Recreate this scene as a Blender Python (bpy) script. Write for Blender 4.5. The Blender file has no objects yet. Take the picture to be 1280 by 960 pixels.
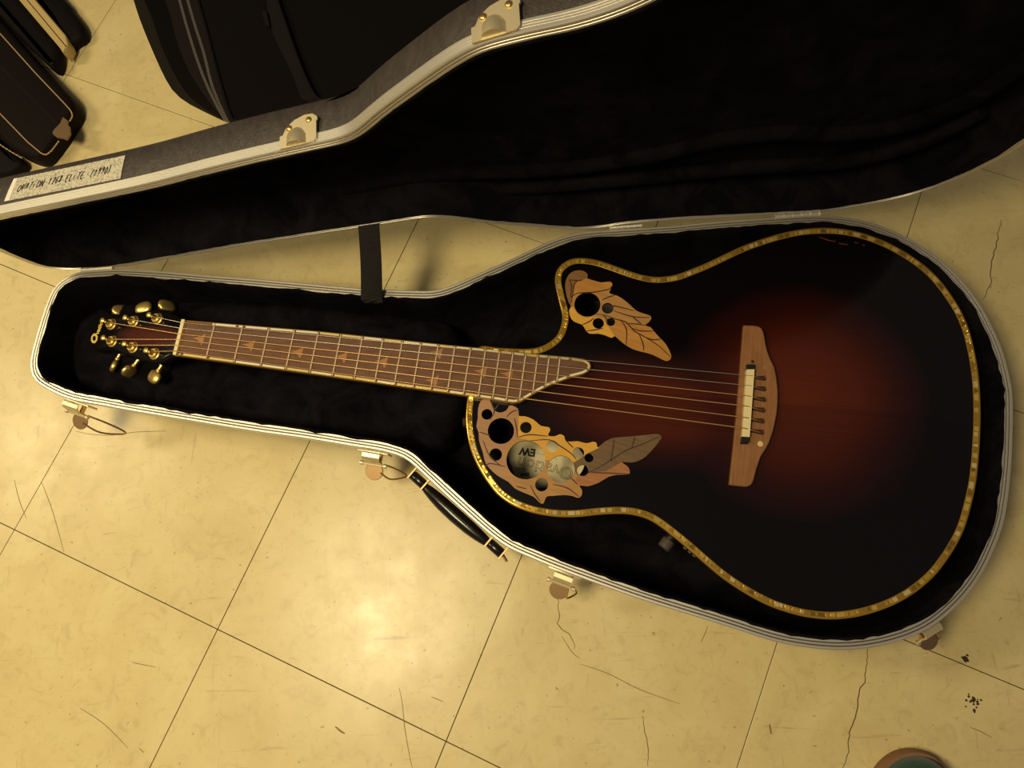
import bpy, bmesh, math, random
from mathutils import Vector, Matrix, noise
from mathutils.geometry import delaunay_2d_cdt
random.seed(7)
S = bpy.context.scene
COL = S.collection
# surveyed plan coordinates of the place in metres (x along the case hinge, y away from the viewer, z up)
D={'RIM':[[-0.0632,-0.1151],[-0.0615,-0.0943],[-0.057,-0.0643],[-0.0508,-0.0338],[-0.0456,-0.0185],[-0.0356,-0.0088],[-0.0192,-0.0012],[-0.0,0.0],[0.0377,-0.0014],[0.0952,-0.0094],[0.1482,-0.0185],[0.2079,-0.0279],[0.3353,-0.0501],[0.363,-0.0538],[0.4151,-0.0593],[0.4292,-0.0589],[0.4482,-0.0529],[0.515,-0.0268],[0.5558,-0.0097],[0.5869,-0.0005],[0.6105,0.0012],[0.6403,0.0007],[0.7033,-0.0],[0.7494,0.0012],[0.8133,0.0008],[0.8584,0.0],[0.8894,-0.0037],[0.9193,-0.0118],[0.9518,-0.0286],[0.9873,-0.0587],[1.0097,-0.0895],[1.0244,-0.1213],[1.0323,-0.1515],[1.037,-0.1796],[1.037,-0.2058],[1.0375,-0.2129],[1.034,-0.2345],[1.0267,-0.2657],[1.0186,-0.2971],[1.0083,-0.3293],[0.9976,-0.3569],[0.9864,-0.376],[0.9695,-0.4009],[0.9497,-0.4222],[0.9269,-0.4405],[0.9053,-0.4535],[0.8807,-0.4621],[0.8546,-0.4674],[0.8258,-0.4696],[0.7969,-0.4673],[0.769,-0.4621],[0.7502,-0.4568],[0.7067,-0.4406],[0.6591,-0.4239],[0.6201,-0.4097],[0.5741,-0.391],[0.5362,-0.3748],[0.5118,-0.363],[0.4994,-0.3575],[0.4789,-0.3425],[0.4414,-0.3069],[0.4115,-0.2772],[0.3941,-0.26],[0.3852,-0.2524],[0.3585,-0.2433],[0.3315,-0.2376],[0.274,-0.2247],[0.2166,-0.2134],[0.1506,-0.1987],[0.0785,-0.1825],[0.0245,-0.1695],[-0.0033,-0.163],[-0.0206,-0.1561],[-0.0469,-0.1418],[-0.0574,-0.1323]],
'LID':[[-0.0623,0.0335],[-0.0569,0.008],[-0.0403,-0.004],[-0.0171,-0.0104],[0.0318,-0.0108],[0.1176,0.0068],[0.2202,0.028],[0.3479,0.0486],[0.3727,0.0527],[0.4027,0.0579],[0.4284,0.0616],[0.458,0.0518],[0.4963,0.0326],[0.5639,0.0072],[0.5919,-0.0028],[0.6219,-0.0039],[0.643,0.0013],[0.7026,0.0036],[0.8137,-0.0038],[0.8709,-0.0067],[0.9087,0.0003],[0.9462,0.0123],[0.971,0.0278],[0.9969,0.056],[1.0113,0.0838],[1.022,0.1215],[1.0315,0.2129],[1.028,0.2345],[1.0207,0.2657],[1.0126,0.2971],[1.0023,0.3293],[0.9916,0.3569],[0.9804,0.376],[0.9635,0.4009],[0.9437,0.4222],[0.9209,0.4405],[0.8993,0.4535],[0.8747,0.4621],[0.8486,0.4674],[0.8198,0.4696],[0.7909,0.4673],[0.763,0.4621],[0.7442,0.4568],[0.6244,0.3689],[0.5409,0.3458],[0.5159,0.3391],[0.4958,0.3273],[0.4753,0.3114],[0.4288,0.2724],[0.397,0.2425],[0.3802,0.2335],[0.3611,0.2292],[0.3017,0.216],[0.2422,0.2008],[0.1783,0.1833],[0.0945,0.1655],[0.004,0.147],[-0.03,0.138],[-0.05,0.122],[-0.062,0.098],[-0.066,0.065]],
'BODY':[[0.4704,-0.1316],[0.4937,-0.1338],[0.5223,-0.1371],[0.5332,-0.1373],[0.5432,-0.1357],[0.5535,-0.1307],[0.5622,-0.1237],[0.5675,-0.112],[0.5701,-0.1001],[0.5681,-0.0877],[0.5658,-0.0733],[0.5639,-0.0592],[0.5645,-0.0502],[0.5683,-0.041],[0.5772,-0.0336],[0.5877,-0.0302],[0.6007,-0.0313],[0.6148,-0.0351],[0.6314,-0.0425],[0.6482,-0.0508],[0.6649,-0.0578],[0.681,-0.0614],[0.7012,-0.0605],[0.7181,-0.0554],[0.737,-0.0489],[0.759,-0.0397],[0.7829,-0.0301],[0.8112,-0.0219],[0.8299,-0.0179],[0.8484,-0.0154],[0.8709,-0.0152],[0.893,-0.0181],[0.9143,-0.0245],[0.9348,-0.0347],[0.9505,-0.0454],[0.9657,-0.0585],[0.9802,-0.0743],[0.9902,-0.0896],[0.9977,-0.1059],[1.0045,-0.1253],[1.0086,-0.1466],[1.0094,-0.1673],[1.0089,-0.1876],[1.0068,-0.2098],[1.0025,-0.2359],[0.9968,-0.2614],[0.989,-0.2906],[0.9811,-0.3151],[0.9709,-0.3391],[0.9598,-0.3607],[0.9473,-0.3779],[0.9346,-0.3922],[0.9212,-0.4049],[0.9024,-0.4179],[0.881,-0.4285],[0.8603,-0.4352],[0.8401,-0.4393],[0.8165,-0.4406],[0.7934,-0.4377],[0.7745,-0.4322],[0.7558,-0.4245],[0.7336,-0.411],[0.713,-0.3951],[0.697,-0.3796],[0.6823,-0.3648],[0.665,-0.3484],[0.6481,-0.3347],[0.632,-0.3281],[0.6154,-0.3255],[0.5943,-0.3253],[0.5709,-0.3265],[0.5497,-0.3254],[0.5287,-0.3214],[0.5139,-0.3164],[0.5013,-0.3102],[0.4867,-0.2987],[0.4764,-0.2847],[0.4673,-0.2689],[0.46,-0.2509],[0.4562,-0.2328],[0.4549,-0.2146],[0.4561,-0.1987],[0.458,-0.1882],[0.4629,-0.1624]],
'BOARD':[[0.1272,-0.0758],[0.2889,-0.1014],[0.4376,-0.1285],[0.4712,-0.1342],[0.5277,-0.1447],[0.5773,-0.1529],[0.5896,-0.1556],[0.5955,-0.1597],[0.5964,-0.1644],[0.5939,-0.1693],[0.5874,-0.1726],[0.5731,-0.1754],[0.5478,-0.1837],[0.5333,-0.1905],[0.5223,-0.1966],[0.516,-0.1996],[0.5098,-0.2002],[0.5019,-0.1989],[0.4918,-0.1962],[0.4599,-0.1894],[0.4363,-0.1843],[0.2902,-0.1534],[0.1198,-0.1182]],
'HO':[0.1224,-0.0971,0.112],
'HX':[-0.95173,0.18889,-0.24192],
'HY':[-0.19468,-0.98087,0.0],
'HN':[-0.23729,0.0471,0.9703],
'HEAD':[[0.0001,-0.022],[0.015,-0.0267],[0.0297,-0.0339],[0.042,-0.0372],[0.0578,-0.0358],[0.0942,-0.0301],[0.1174,-0.0289],[0.135,-0.0333],[0.1452,-0.0351],[0.1504,-0.0312],[0.1514,-0.0216],[0.1487,-0.0078],[0.145,0.0048],[0.1403,0.0151],[0.1353,0.0211],[0.1272,0.0212],[0.1123,0.019],[0.0927,0.0227],[0.0736,0.0259],[0.0404,0.0312],[0.0248,0.0319],[0.0157,0.0285],[0.0067,0.0231],[-0.0008,0.0203]],
'POST':[[0.1142,-0.0136],[0.0797,-0.0185],[0.044,-0.023],[0.1046,0.0083],[0.069,0.0144],[0.033,0.0209]],
'BUTTON':[[0.1258,-0.0372],[0.0904,-0.0419],[0.0541,-0.0454],[0.1107,0.0333],[0.0831,0.0391],[0.0421,0.0438]],
'LOGO':[[0.1315,0.0136],[0.1284,-0.0196]],
'NUTS':[[0.1272,-0.0758],[0.1198,-0.1182]],
'SADDLE':[[0.7653,-0.188],[0.7622,-0.1988],[0.7599,-0.2101],[0.7568,-0.2211],[0.7543,-0.2335],[0.7515,-0.2449]],
'SLOT':[[0.7818,-0.1901],[0.7802,-0.2019],[0.7786,-0.2136],[0.7761,-0.2252],[0.7737,-0.237],[0.7715,-0.249]],
'BRIDGE':[[0.7686,-0.1281],[0.7796,-0.1292],[0.7842,-0.1305],[0.787,-0.1325],[0.7886,-0.1364],[0.7891,-0.143],[0.7892,-0.1513],[0.79,-0.1603],[0.7919,-0.169],[0.7948,-0.1778],[0.7955,-0.1898],[0.7949,-0.2051],[0.7932,-0.2168],[0.7903,-0.2294],[0.784,-0.248],[0.778,-0.2604],[0.7723,-0.2686],[0.7673,-0.2747],[0.7615,-0.2867],[0.7563,-0.2999],[0.7535,-0.3039],[0.7488,-0.3058],[0.7418,-0.3046],[0.7312,-0.3027],[0.7416,-0.2582],[0.7492,-0.2228]],
'SADDLEBOX':[[0.7633,-0.1807],[0.7715,-0.1812],[0.7567,-0.2545],[0.7489,-0.2535]],
'SADCAP':[[0.7647,-0.1747],[0.773,-0.1752],[0.7556,-0.2601],[0.7478,-0.2594]],
'DOT':[[0.7861,-0.178],[0.7684,-0.2615],[0.7725,-0.1707]],
'UF':[[0.5798,-0.0897],[0.5773,-0.0841],[0.5752,-0.0732],[0.5747,-0.0639],[0.5763,-0.0562],[0.5804,-0.0495],[0.5864,-0.046],[0.5937,-0.0458],[0.5986,-0.0478],[0.6016,-0.0519],[0.6005,-0.0562],[0.603,-0.0575],[0.6099,-0.0604],[0.6169,-0.0628],[0.6242,-0.0623],[0.6286,-0.0637],[0.6282,-0.0688],[0.6242,-0.0763],[0.6313,-0.0794],[0.6394,-0.085],[0.6472,-0.0933],[0.6536,-0.1006],[0.663,-0.105],[0.6684,-0.1077],[0.6687,-0.1115],[0.6648,-0.1157],[0.661,-0.1184],[0.6671,-0.1211],[0.6707,-0.1266],[0.6756,-0.1336],[0.6806,-0.1399],[0.684,-0.1467],[0.6866,-0.155],[0.6854,-0.16],[0.6811,-0.1619],[0.6758,-0.1593],[0.6667,-0.1536],[0.6574,-0.15],[0.6453,-0.1455],[0.6348,-0.1374],[0.6291,-0.131],[0.6258,-0.1285],[0.6228,-0.1306],[0.6161,-0.1271],[0.6078,-0.1243],[0.598,-0.1236],[0.5935,-0.1172],[0.591,-0.1125],[0.5842,-0.109],[0.5788,-0.1041],[0.5771,-0.0941]],
'UP0':[[0.6016,-0.0519],[0.6005,-0.0562],[0.5958,-0.0574],[0.5892,-0.0588],[0.5853,-0.0631],[0.5832,-0.0723],[0.5804,-0.0813],[0.5803,-0.0897],[0.5591,-0.0881],[0.5625,-0.0331],[0.606,-0.0366]],
'UP1':[[0.5806,-0.0782],[0.5888,-0.0739],[0.606,-0.074],[0.6234,-0.072],[0.6322,-0.0691],[0.633,-0.0591],[0.6005,-0.0562],[0.5892,-0.0588],[0.5853,-0.0631],[0.5825,-0.0722]],
'UP2':[[0.5748,-0.0893],[0.5826,-0.0904],[0.585,-0.097],[0.5938,-0.1037],[0.6052,-0.1038],[0.6149,-0.1068],[0.6198,-0.1161],[0.6261,-0.1286],[0.624,-0.1329],[0.5962,-0.1294],[0.5723,-0.1066]],
'UP3':[[0.6273,-0.1107],[0.6371,-0.1114],[0.6424,-0.1153],[0.6535,-0.1167],[0.661,-0.1184],[0.6963,-0.1351],[0.6928,-0.1685],[0.6654,-0.1666],[0.6265,-0.136],[0.6261,-0.1286],[0.6198,-0.1161]],
'UV':[[[0.6069,-0.1004],[0.618,-0.1032],[0.6289,-0.1085],[0.6371,-0.1114],[0.6424,-0.1156],[0.6486,-0.1242],[0.6578,-0.1308],[0.6656,-0.1366],[0.6758,-0.1454],[0.6856,-0.1578]],[[0.6344,-0.11],[0.6387,-0.1175],[0.6401,-0.1251],[0.6381,-0.1398]],[[0.6538,-0.1288],[0.6569,-0.1397],[0.6568,-0.1482]],[[0.6424,-0.1148],[0.6535,-0.1164],[0.661,-0.1184]],[[0.6468,-0.1208],[0.6555,-0.1247],[0.6701,-0.1258]],[[0.6611,-0.1329],[0.6684,-0.1361],[0.6782,-0.1357]],[[0.6276,-0.0983],[0.6405,-0.1041],[0.6529,-0.1081],[0.6675,-0.1094]],[[0.6147,-0.0916],[0.6288,-0.0926],[0.6508,-0.0999]],[[0.6487,-0.1077],[0.657,-0.1163]],[[0.5806,-0.0782],[0.5888,-0.0739],[0.606,-0.074],[0.6234,-0.072],[0.6283,-0.068]],[[0.5892,-0.0588],[0.5853,-0.0631],[0.5832,-0.0723],[0.5804,-0.0851]],[[0.5799,-0.0565],[0.582,-0.0644],[0.5799,-0.0782]],[[0.6152,-0.0847],[0.6226,-0.0815],[0.6313,-0.0794]],[[0.591,-0.1125],[0.5991,-0.1094],[0.6051,-0.1053]],[[0.5954,-0.1204],[0.6054,-0.1196],[0.6139,-0.1184]],[[0.6152,-0.103],[0.6188,-0.107],[0.6188,-0.1146]],[[0.5799,-0.0565],[0.5892,-0.0584],[0.5957,-0.0577]]],
'UH':[[0.5985,-0.0885,0.0149],[0.6211,-0.0948,0.0066],[0.6091,-0.1121,0.0064],[0.6234,-0.1116,0.0048]],
'LF':[[0.4724,-0.1936],[0.4685,-0.2034],[0.4678,-0.2133],[0.4659,-0.2231],[0.4682,-0.2292],[0.4684,-0.239],[0.4722,-0.2528],[0.4747,-0.2645],[0.4829,-0.2746],[0.4903,-0.2807],[0.4986,-0.2859],[0.5049,-0.2929],[0.5141,-0.2981],[0.5251,-0.3034],[0.5304,-0.3092],[0.535,-0.3114],[0.5386,-0.3041],[0.5458,-0.3036],[0.5571,-0.3033],[0.5663,-0.3047],[0.5727,-0.3073],[0.5766,-0.3043],[0.577,-0.2988],[0.5746,-0.2939],[0.5838,-0.2954],[0.5953,-0.2923],[0.6069,-0.2864],[0.6164,-0.285],[0.6276,-0.2851],[0.6297,-0.282],[0.6274,-0.2762],[0.6213,-0.2712],[0.6324,-0.2727],[0.6439,-0.2696],[0.654,-0.2617],[0.6645,-0.2508],[0.6667,-0.2471],[0.6643,-0.2435],[0.6539,-0.2434],[0.6407,-0.244],[0.6274,-0.2443],[0.6141,-0.2449],[0.6043,-0.2491],[0.5973,-0.2545],[0.5967,-0.2496],[0.5931,-0.2475],[0.5854,-0.2489],[0.5761,-0.2459],[0.5637,-0.2457],[0.5622,-0.2398],[0.5576,-0.237],[0.5517,-0.2391],[0.5441,-0.2377],[0.5473,-0.2321],[0.5456,-0.2284],[0.5371,-0.2265],[0.5298,-0.2192],[0.5203,-0.2146],[0.5136,-0.2138],[0.5134,-0.2062],[0.5073,-0.2019],[0.5034,-0.2016],[0.5003,-0.2064],[0.4934,-0.2089],[0.4876,-0.2066],[0.4839,-0.2004],[0.4822,-0.1942]],
'LP0':[[0.4628,-0.1849],[0.4845,-0.1863],[0.5172,-0.2005],[0.5134,-0.2138],[0.5114,-0.2377],[0.4996,-0.2428],[0.4961,-0.2773],[0.4986,-0.2869],[0.4825,-0.2841],[0.4603,-0.2637]],
'LP1':[[0.5133,-0.2122],[0.5547,-0.2227],[0.5539,-0.2344],[0.5441,-0.2387],[0.5382,-0.2409],[0.525,-0.2356],[0.5114,-0.2381]],
'LP2':[[0.5114,-0.2381],[0.525,-0.2356],[0.5382,-0.2409],[0.5579,-0.2327],[0.5667,-0.243],[0.6027,-0.2452],[0.5982,-0.2549],[0.5865,-0.2596],[0.5746,-0.2665],[0.5688,-0.2685],[0.5406,-0.2645],[0.5247,-0.2424]],
'LP3':[[0.5667,-0.2718],[0.5865,-0.2596],[0.5972,-0.2548],[0.6145,-0.2401],[0.675,-0.2399],[0.6468,-0.2783],[0.6217,-0.2716],[0.6037,-0.2805],[0.5877,-0.281],[0.5735,-0.2826]],
'LP4':[[0.5713,-0.2872],[0.5735,-0.2826],[0.5877,-0.281],[0.6037,-0.2805],[0.6217,-0.2708],[0.6369,-0.2853],[0.5834,-0.301],[0.5736,-0.2943]],
'LV':[[[0.5114,-0.2377],[0.525,-0.2356],[0.5441,-0.2387]],[[0.5247,-0.2424],[0.5457,-0.2427],[0.5567,-0.2501],[0.5676,-0.2585],[0.5737,-0.2665]],[[0.5647,-0.2458],[0.5708,-0.2529]],[[0.5848,-0.2814],[0.6044,-0.2721],[0.626,-0.26],[0.6454,-0.2535],[0.6649,-0.246]],[[0.6102,-0.2696],[0.6144,-0.2536],[0.616,-0.2454]],[[0.6339,-0.2566],[0.6387,-0.2444]],[[0.5877,-0.2806],[0.6035,-0.2824],[0.6276,-0.2847]],[[0.5465,-0.2914],[0.5613,-0.296],[0.5737,-0.306]],[[0.522,-0.291],[0.5271,-0.3016],[0.5323,-0.3093]],[[0.4727,-0.2392],[0.4797,-0.2571],[0.4908,-0.2674]],[[0.4745,-0.2684],[0.4794,-0.2648],[0.4965,-0.2693]],[[0.5069,-0.2911],[0.5181,-0.2946]],[[0.5658,-0.285],[0.5728,-0.2929]],[[0.4999,-0.2143],[0.506,-0.2088],[0.5129,-0.2072]],[[0.4692,-0.2292],[0.4807,-0.2338]],[[0.4822,-0.1942],[0.4866,-0.2065],[0.4814,-0.2161]],[[0.5086,-0.2159],[0.5104,-0.2278],[0.511,-0.2376]],[[0.4918,-0.1989],[0.4867,-0.2055]]],
'LH':[[0.4782,-0.2098,0.0061],[0.493,-0.2295,0.0146],[0.5206,-0.2273,0.0064],[0.4861,-0.2554,0.0069],[0.5187,-0.2631,0.0213],[0.5485,-0.2499,0.0065],[0.556,-0.2754,0.0149],[0.5761,-0.2588,0.0063],[0.5872,-0.2649,0.0049],[0.5795,-0.2781,0.0062],[0.5343,-0.2912,0.007]],
'OVAL':[[0.5363,-0.2567],[0.5846,-0.2595],[0.5345,-0.2875]],
'OTEXT':[[0.5719,-0.2673],[0.5082,-0.2494]],
'NTEXT':[[0.5285,-0.242],[0.5116,-0.2387]],
'OLINE':[[0.5264,-0.2457],[0.5394,-0.2493],[0.5486,-0.2523],[0.5531,-0.2558]],
'EMBLEM':[[0.5138,-0.2705]],
'INLAY':[[0.146,-0.1],[0.206,-0.1121],[0.2642,-0.1244],[0.3158,-0.1338],[0.3626,-0.1428],[0.4256,-0.1367],[0.4199,-0.1692],[0.4752,-0.1622],[0.5042,-0.1672]],
'STRBTN':[[0.4524,-0.2132]],
'KNOB':[[0.6636,-0.3582]],
'KNOB2':[[0.6666,-0.3533]],
'LATCH':[[-0.0126,-0.16],[0.3468,-0.24],[0.5508,-0.3807],[0.9097,-0.4551]],
'HANDLE':[[0.3871,-0.2684],[0.4818,-0.3577]],
'STRAP':[[0.3353,-0.0501],[0.363,-0.0533],[0.3373,-0.0614],[0.3611,-0.0692]],
'STRAPL':[[0.3479,0.0486],[0.3727,0.0527]],
'CATCH':[[0.345,0.2244],[0.5334,0.3435]],
'STICK':[[-0.0801,0.0387],[0.0592,0.0375],[0.0568,0.0125],[-0.0882,0.0142]],
'FLOOR':[-0.1428,-0.2978,-0.44803],
'CRACK':[[[1.1424,0.028],[1.1349,0.0117],[1.1294,-0.0047],[1.1189,-0.0261],[1.1135,-0.0421],[1.111,-0.0583],[1.103,-0.0685],[1.0982,-0.0778]],[[0.8868,-0.4821],[0.8824,-0.4979],[0.8774,-0.5169],[0.8701,-0.5241],[0.8637,-0.5468],[0.855,-0.5627],[0.8496,-0.5745],[0.8482,-0.588],[0.8415,-0.598],[0.8389,-0.6035]],[[0.541,-0.4079],[0.5432,-0.4188],[0.5432,-0.4322],[0.5409,-0.4401],[0.545,-0.4474],[0.5531,-0.4521],[0.558,-0.4611],[0.5584,-0.4698]],[[0.6295,-0.5429],[0.6306,-0.5594],[0.633,-0.5717],[0.6308,-0.5942]]],
'SCUFF':[[[0.3532,-0.5036],[0.3568,-0.5209],[0.3594,-0.5463],[0.3647,-0.5756],[0.3682,-0.5896]],[[-0.0763,-0.1741],[-0.0527,-0.1798],[-0.0253,-0.1825],[0.007,-0.1803],[0.0471,-0.1817]],[[-0.1516,-0.234],[-0.1414,-0.2603],[-0.1285,-0.2844]],[[0.2783,-0.542],[0.2849,-0.5473],[0.2897,-0.5499]],[[0.768,-0.5557],[0.7683,-0.5663]],[[0.8113,-0.5789],[0.8154,-0.5798]],[[0.914,-0.5662],[0.917,-0.5687]],[[0.0284,-0.4632],[0.0385,-0.4654],[0.0587,-0.4697]],[[0.046,-0.5574],[0.0522,-0.5627]],[[-0.1142,-0.2382],[-0.094,-0.2781],[-0.073,-0.329]],[[0.3905,-0.5144],[0.4043,-0.52]],[[0.7131,-0.45],[0.7072,-0.4611],[0.7028,-0.4678]],[[0.9799,-0.566],[0.9899,-0.5703],[1.001,-0.577]],[[0.5446,-0.4544],[0.5554,-0.4723],[0.5641,-0.4796]],[[0.5637,-0.4856],[0.5948,-0.4971],[0.6294,-0.5153],[0.6724,-0.5319]],[[-0.0311,-0.5117],[0.0005,-0.5302],[0.0324,-0.557]]],
'SPOT':[[0.9899,-0.5382],[0.9931,-0.5432],[0.986,-0.5405],[0.9884,-0.5494],[0.989,-0.497],[0.9868,-0.4953],[0.992,-0.4988],[0.9924,-0.493]],
'CASEA_TOP':[[-0.3205,0.5385],[-0.2243,0.4399],[-0.0878,0.2821],[-0.1291,0.199],[-0.2916,0.3634]],
'CASEA_ST1':[[-0.2471,0.4476],[-0.2145,0.4103],[-0.1526,0.3381],[-0.0937,0.2715],[-0.0891,0.2621],[-0.0957,0.2499]],
'CASEA_ST2':[[-0.2259,0.3084],[-0.1973,0.2754],[-0.1494,0.2259],[-0.127,0.205],[-0.1176,0.2028],[-0.1036,0.2291]],
'CASEA_SEAM':[[-0.2384,0.3907],[-0.2093,0.3575],[-0.0926,0.2331]],
'CASEA_CLIP':[[-0.1162,0.2379],[-0.1017,0.2608],[-0.0898,0.2392],[-0.095,0.2245]],
'CASEB':[[-0.261,0.5116],[-0.2252,0.5218],[-0.1744,0.4584],[-0.1004,0.3673],[-0.1075,0.3479],[-0.1081,0.3149],[-0.2108,0.4233]],
'BAND':[[-0.1894,0.4691],[-0.1683,0.4389],[-0.0857,0.362],[-0.0834,0.3525],[-0.0907,0.3362],[-0.1671,0.4387]],
'CAM':[0.5542,-0.3826,0.8744],
'CAMR':[[0.996227,0.064177,0.058417],[-0.047,0.964873,-0.258477],[-0.072953,0.254756,0.964249]],
'F':888.0663,
'BAG0':[[-0.0741,0.5508,0.0],[-0.0612,0.511,0.0],[-0.0472,0.4719,0.0],[-0.0231,0.415,0.0],[-0.0001,0.3654,0.0],[0.0143,0.3401,0.0],[0.0305,0.3218,0.0],[0.0474,0.309,0.0],[0.0753,0.2912,0.0],[0.1029,0.275,0.0]],
'BAG1':[[-0.0324,0.5115,0.035],[-0.0202,0.4734,0.035],[-0.004,0.437,0.035],[0.0122,0.3915,0.035],[0.0333,0.3451,0.035],[0.0552,0.3065,0.035],[0.0757,0.2832,0.035],[0.0986,0.2652,0.035],[0.1186,0.2502,0.035]],
'BAG2':[[0.0235,0.4704,0.07],[0.0345,0.4341,0.07],[0.0455,0.4053,0.07],[0.0584,0.3593,0.07],[0.078,0.3124,0.07],[0.0993,0.2754,0.07],[0.1219,0.2427,0.07],[0.1401,0.2235,0.07]],
'BAG3':[[0.0602,0.4464,0.09],[0.0699,0.4112,0.09],[0.0851,0.3607,0.09],[0.1023,0.309,0.09],[0.119,0.266,0.09],[0.1369,0.2292,0.09],[0.1482,0.2086,0.09]],
'BAG4':[[0.075,0.4398,0.095],[0.0845,0.4048,0.095],[0.0992,0.3575,0.095],[0.1139,0.3139,0.095],[0.1285,0.2611,0.095],[0.1442,0.2248,0.095],[0.154,0.2045,0.095]],
'BAG5':[[0.0967,0.4244,0.108],[0.1059,0.3901,0.108],[0.1209,0.3409,0.108],[0.1355,0.2882,0.108],[0.1495,0.2413,0.108],[0.166,0.1942,0.108]],
'BAG6':[[0.1375,0.4097,0.118],[0.1462,0.376,0.118],[0.1623,0.3231,0.118],[0.178,0.2718,0.118],[0.1931,0.2245,0.118],[0.2078,0.1784,0.118]],
'BAGS0':[[0.2045,0.3988,0.121],[0.2092,0.3659,0.121],[0.2189,0.3135,0.121],[0.2456,0.2514,0.121],[0.2615,0.207,0.121]],
'BAGS1':[[0.2179,0.3943,0.124],[0.2246,0.3613,0.124],[0.2344,0.3298,0.124],[0.2487,0.2849,0.124],[0.2625,0.2448,0.124],[0.2763,0.2114,0.124],[0.2843,0.199,0.124]],
'BAGTAG':[[0.2056,0.3428,0.123],[0.2122,0.3408,0.123],[0.2174,0.3176,0.123],[0.2121,0.3182,0.123]],
'CA':[[-0.5239,0.7842,0.01],[-0.269,0.491,0.01],[-0.1875,0.395,0.01],[-0.1293,0.3292,0.01],[-0.1163,0.3127,0.01],[-0.1136,0.3002,0.01],[-0.1184,0.2884,0.01],[-0.1291,0.2652,0.01],[-0.1534,0.2251,0.01],[-0.1627,0.222,0.01],[-0.1768,0.2273,0.01],[-0.2023,0.2442,0.01],[-0.2383,0.2812,0.01],[-0.5475,0.6213,0.01]],
'CAS1':[[-0.4892,0.7197,0.0325],[-0.2435,0.4403,0.0325],[-0.2405,0.437,0.0325],[-0.1765,0.3624,0.0325],[-0.124,0.3039,0.0325],[-0.1142,0.2922,0.0325],[-0.1108,0.2838,0.0325],[-0.1145,0.2749,0.0325]],
'CAS2':[[-0.5185,0.6265,0.0325],[-0.2228,0.299,0.0325],[-0.1732,0.2465,0.0325],[-0.1502,0.2261,0.0325],[-0.1427,0.2228,0.0325],[-0.1352,0.2299,0.0325],[-0.1264,0.2446,0.0325]],
'CASM':[[-0.4902,0.6548,0.0325],[-0.235,0.3825,0.0325],[-0.1185,0.2582,0.0325]],
'CACLIP':[[-0.1276,0.2719,0.033],[-0.1246,0.2822,0.033],[-0.1167,0.2761,0.033],[-0.1171,0.2696,0.033],[-0.1132,0.2665,0.033],[-0.1104,0.2532,0.033],[-0.1147,0.2444,0.033],[-0.1216,0.2477,0.033],[-0.1302,0.2498,0.033],[-0.1363,0.2557,0.033],[-0.1368,0.2597,0.033],[-0.1344,0.264,0.033]],
'CC':[[-0.5634,0.6112,0.006],[-0.2412,0.2787,0.006],[-0.205,0.2417,0.006],[-0.1871,0.2268,0.006],[-0.192,0.218,0.006],[-0.2306,0.2058,0.006],[-0.3874,0.2548,0.006]],
'CCS':[[-0.3116,0.3384,0.0225],[-0.2243,0.2541,0.0225],[-0.2054,0.2404,0.0225],[-0.1868,0.2282,0.0225]],
'CBL':[[-0.5439,0.8772,0.008],[-0.2439,0.5247,0.008],[-0.1641,0.4255,0.008],[-0.1568,0.4112,0.008],[-0.155,0.3967,0.008],[-0.158,0.3799,0.008],[-0.1715,0.387,0.008],[-0.2872,0.5145,0.008],[-0.5666,0.8448,0.008]],
'CBR':[[-0.4748,0.888,0.006],[-0.1745,0.5246,0.006],[-0.1527,0.4949,0.006],[-0.1284,0.4624,0.006],[-0.1214,0.4454,0.006],[-0.1237,0.4325,0.006],[-0.1373,0.4282,0.006],[-0.1472,0.4148,0.006],[-0.158,0.4304,0.006],[-0.218,0.5236,0.006],[-0.5198,0.8944,0.006]],
'CBB':[[-0.5241,0.8717,0.024],[-0.2291,0.508,0.024],[-0.1508,0.4106,0.024],[-0.1455,0.4017,0.024],[-0.1433,0.3987,0.024],[-0.1385,0.4159,0.024],[-0.1433,0.4311,0.024],[-0.202,0.5048,0.024],[-0.4902,0.8669,0.024]],
'CBM':[[-0.5058,0.8655,0.0268],[-0.2135,0.5035,0.0268],[-0.1403,0.4109,0.0268]],
'SHOE_SOLE':[[0.8647,-0.6118,0.01],[0.8736,-0.599,0.01],[0.8814,-0.5922,0.01],[0.8943,-0.5856,0.01],[0.9081,-0.5829,0.01],[0.9227,-0.5849,0.01],[0.9332,-0.5907,0.01],[0.9391,-0.5986,0.01],[0.9418,-0.614,0.01]],
'SHOE_UP':[[0.8639,-0.6067,0.03],[0.8718,-0.5941,0.03],[0.8813,-0.5868,0.03],[0.8918,-0.5826,0.03],[0.9026,-0.5814,0.03],[0.9118,-0.584,0.03],[0.9205,-0.5895,0.03],[0.9254,-0.5972,0.03],[0.928,-0.6085,0.03]],
'CC_':[[-0.2837,0.5369]],
'SUNC':[0.8066,-0.21],
'CHIP':[[[0.8684,-0.0256],[0.8742,-0.0291],[0.88,-0.0316],[0.8861,-0.0331]],[[0.8884,-0.0353],[0.8926,-0.0367],[0.8986,-0.0382]],[[0.9061,-0.0358],[0.9104,-0.0371]],[[0.9144,-0.0395],[0.9169,-0.0407]]]}
SUNC=D["SUNC"]

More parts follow.
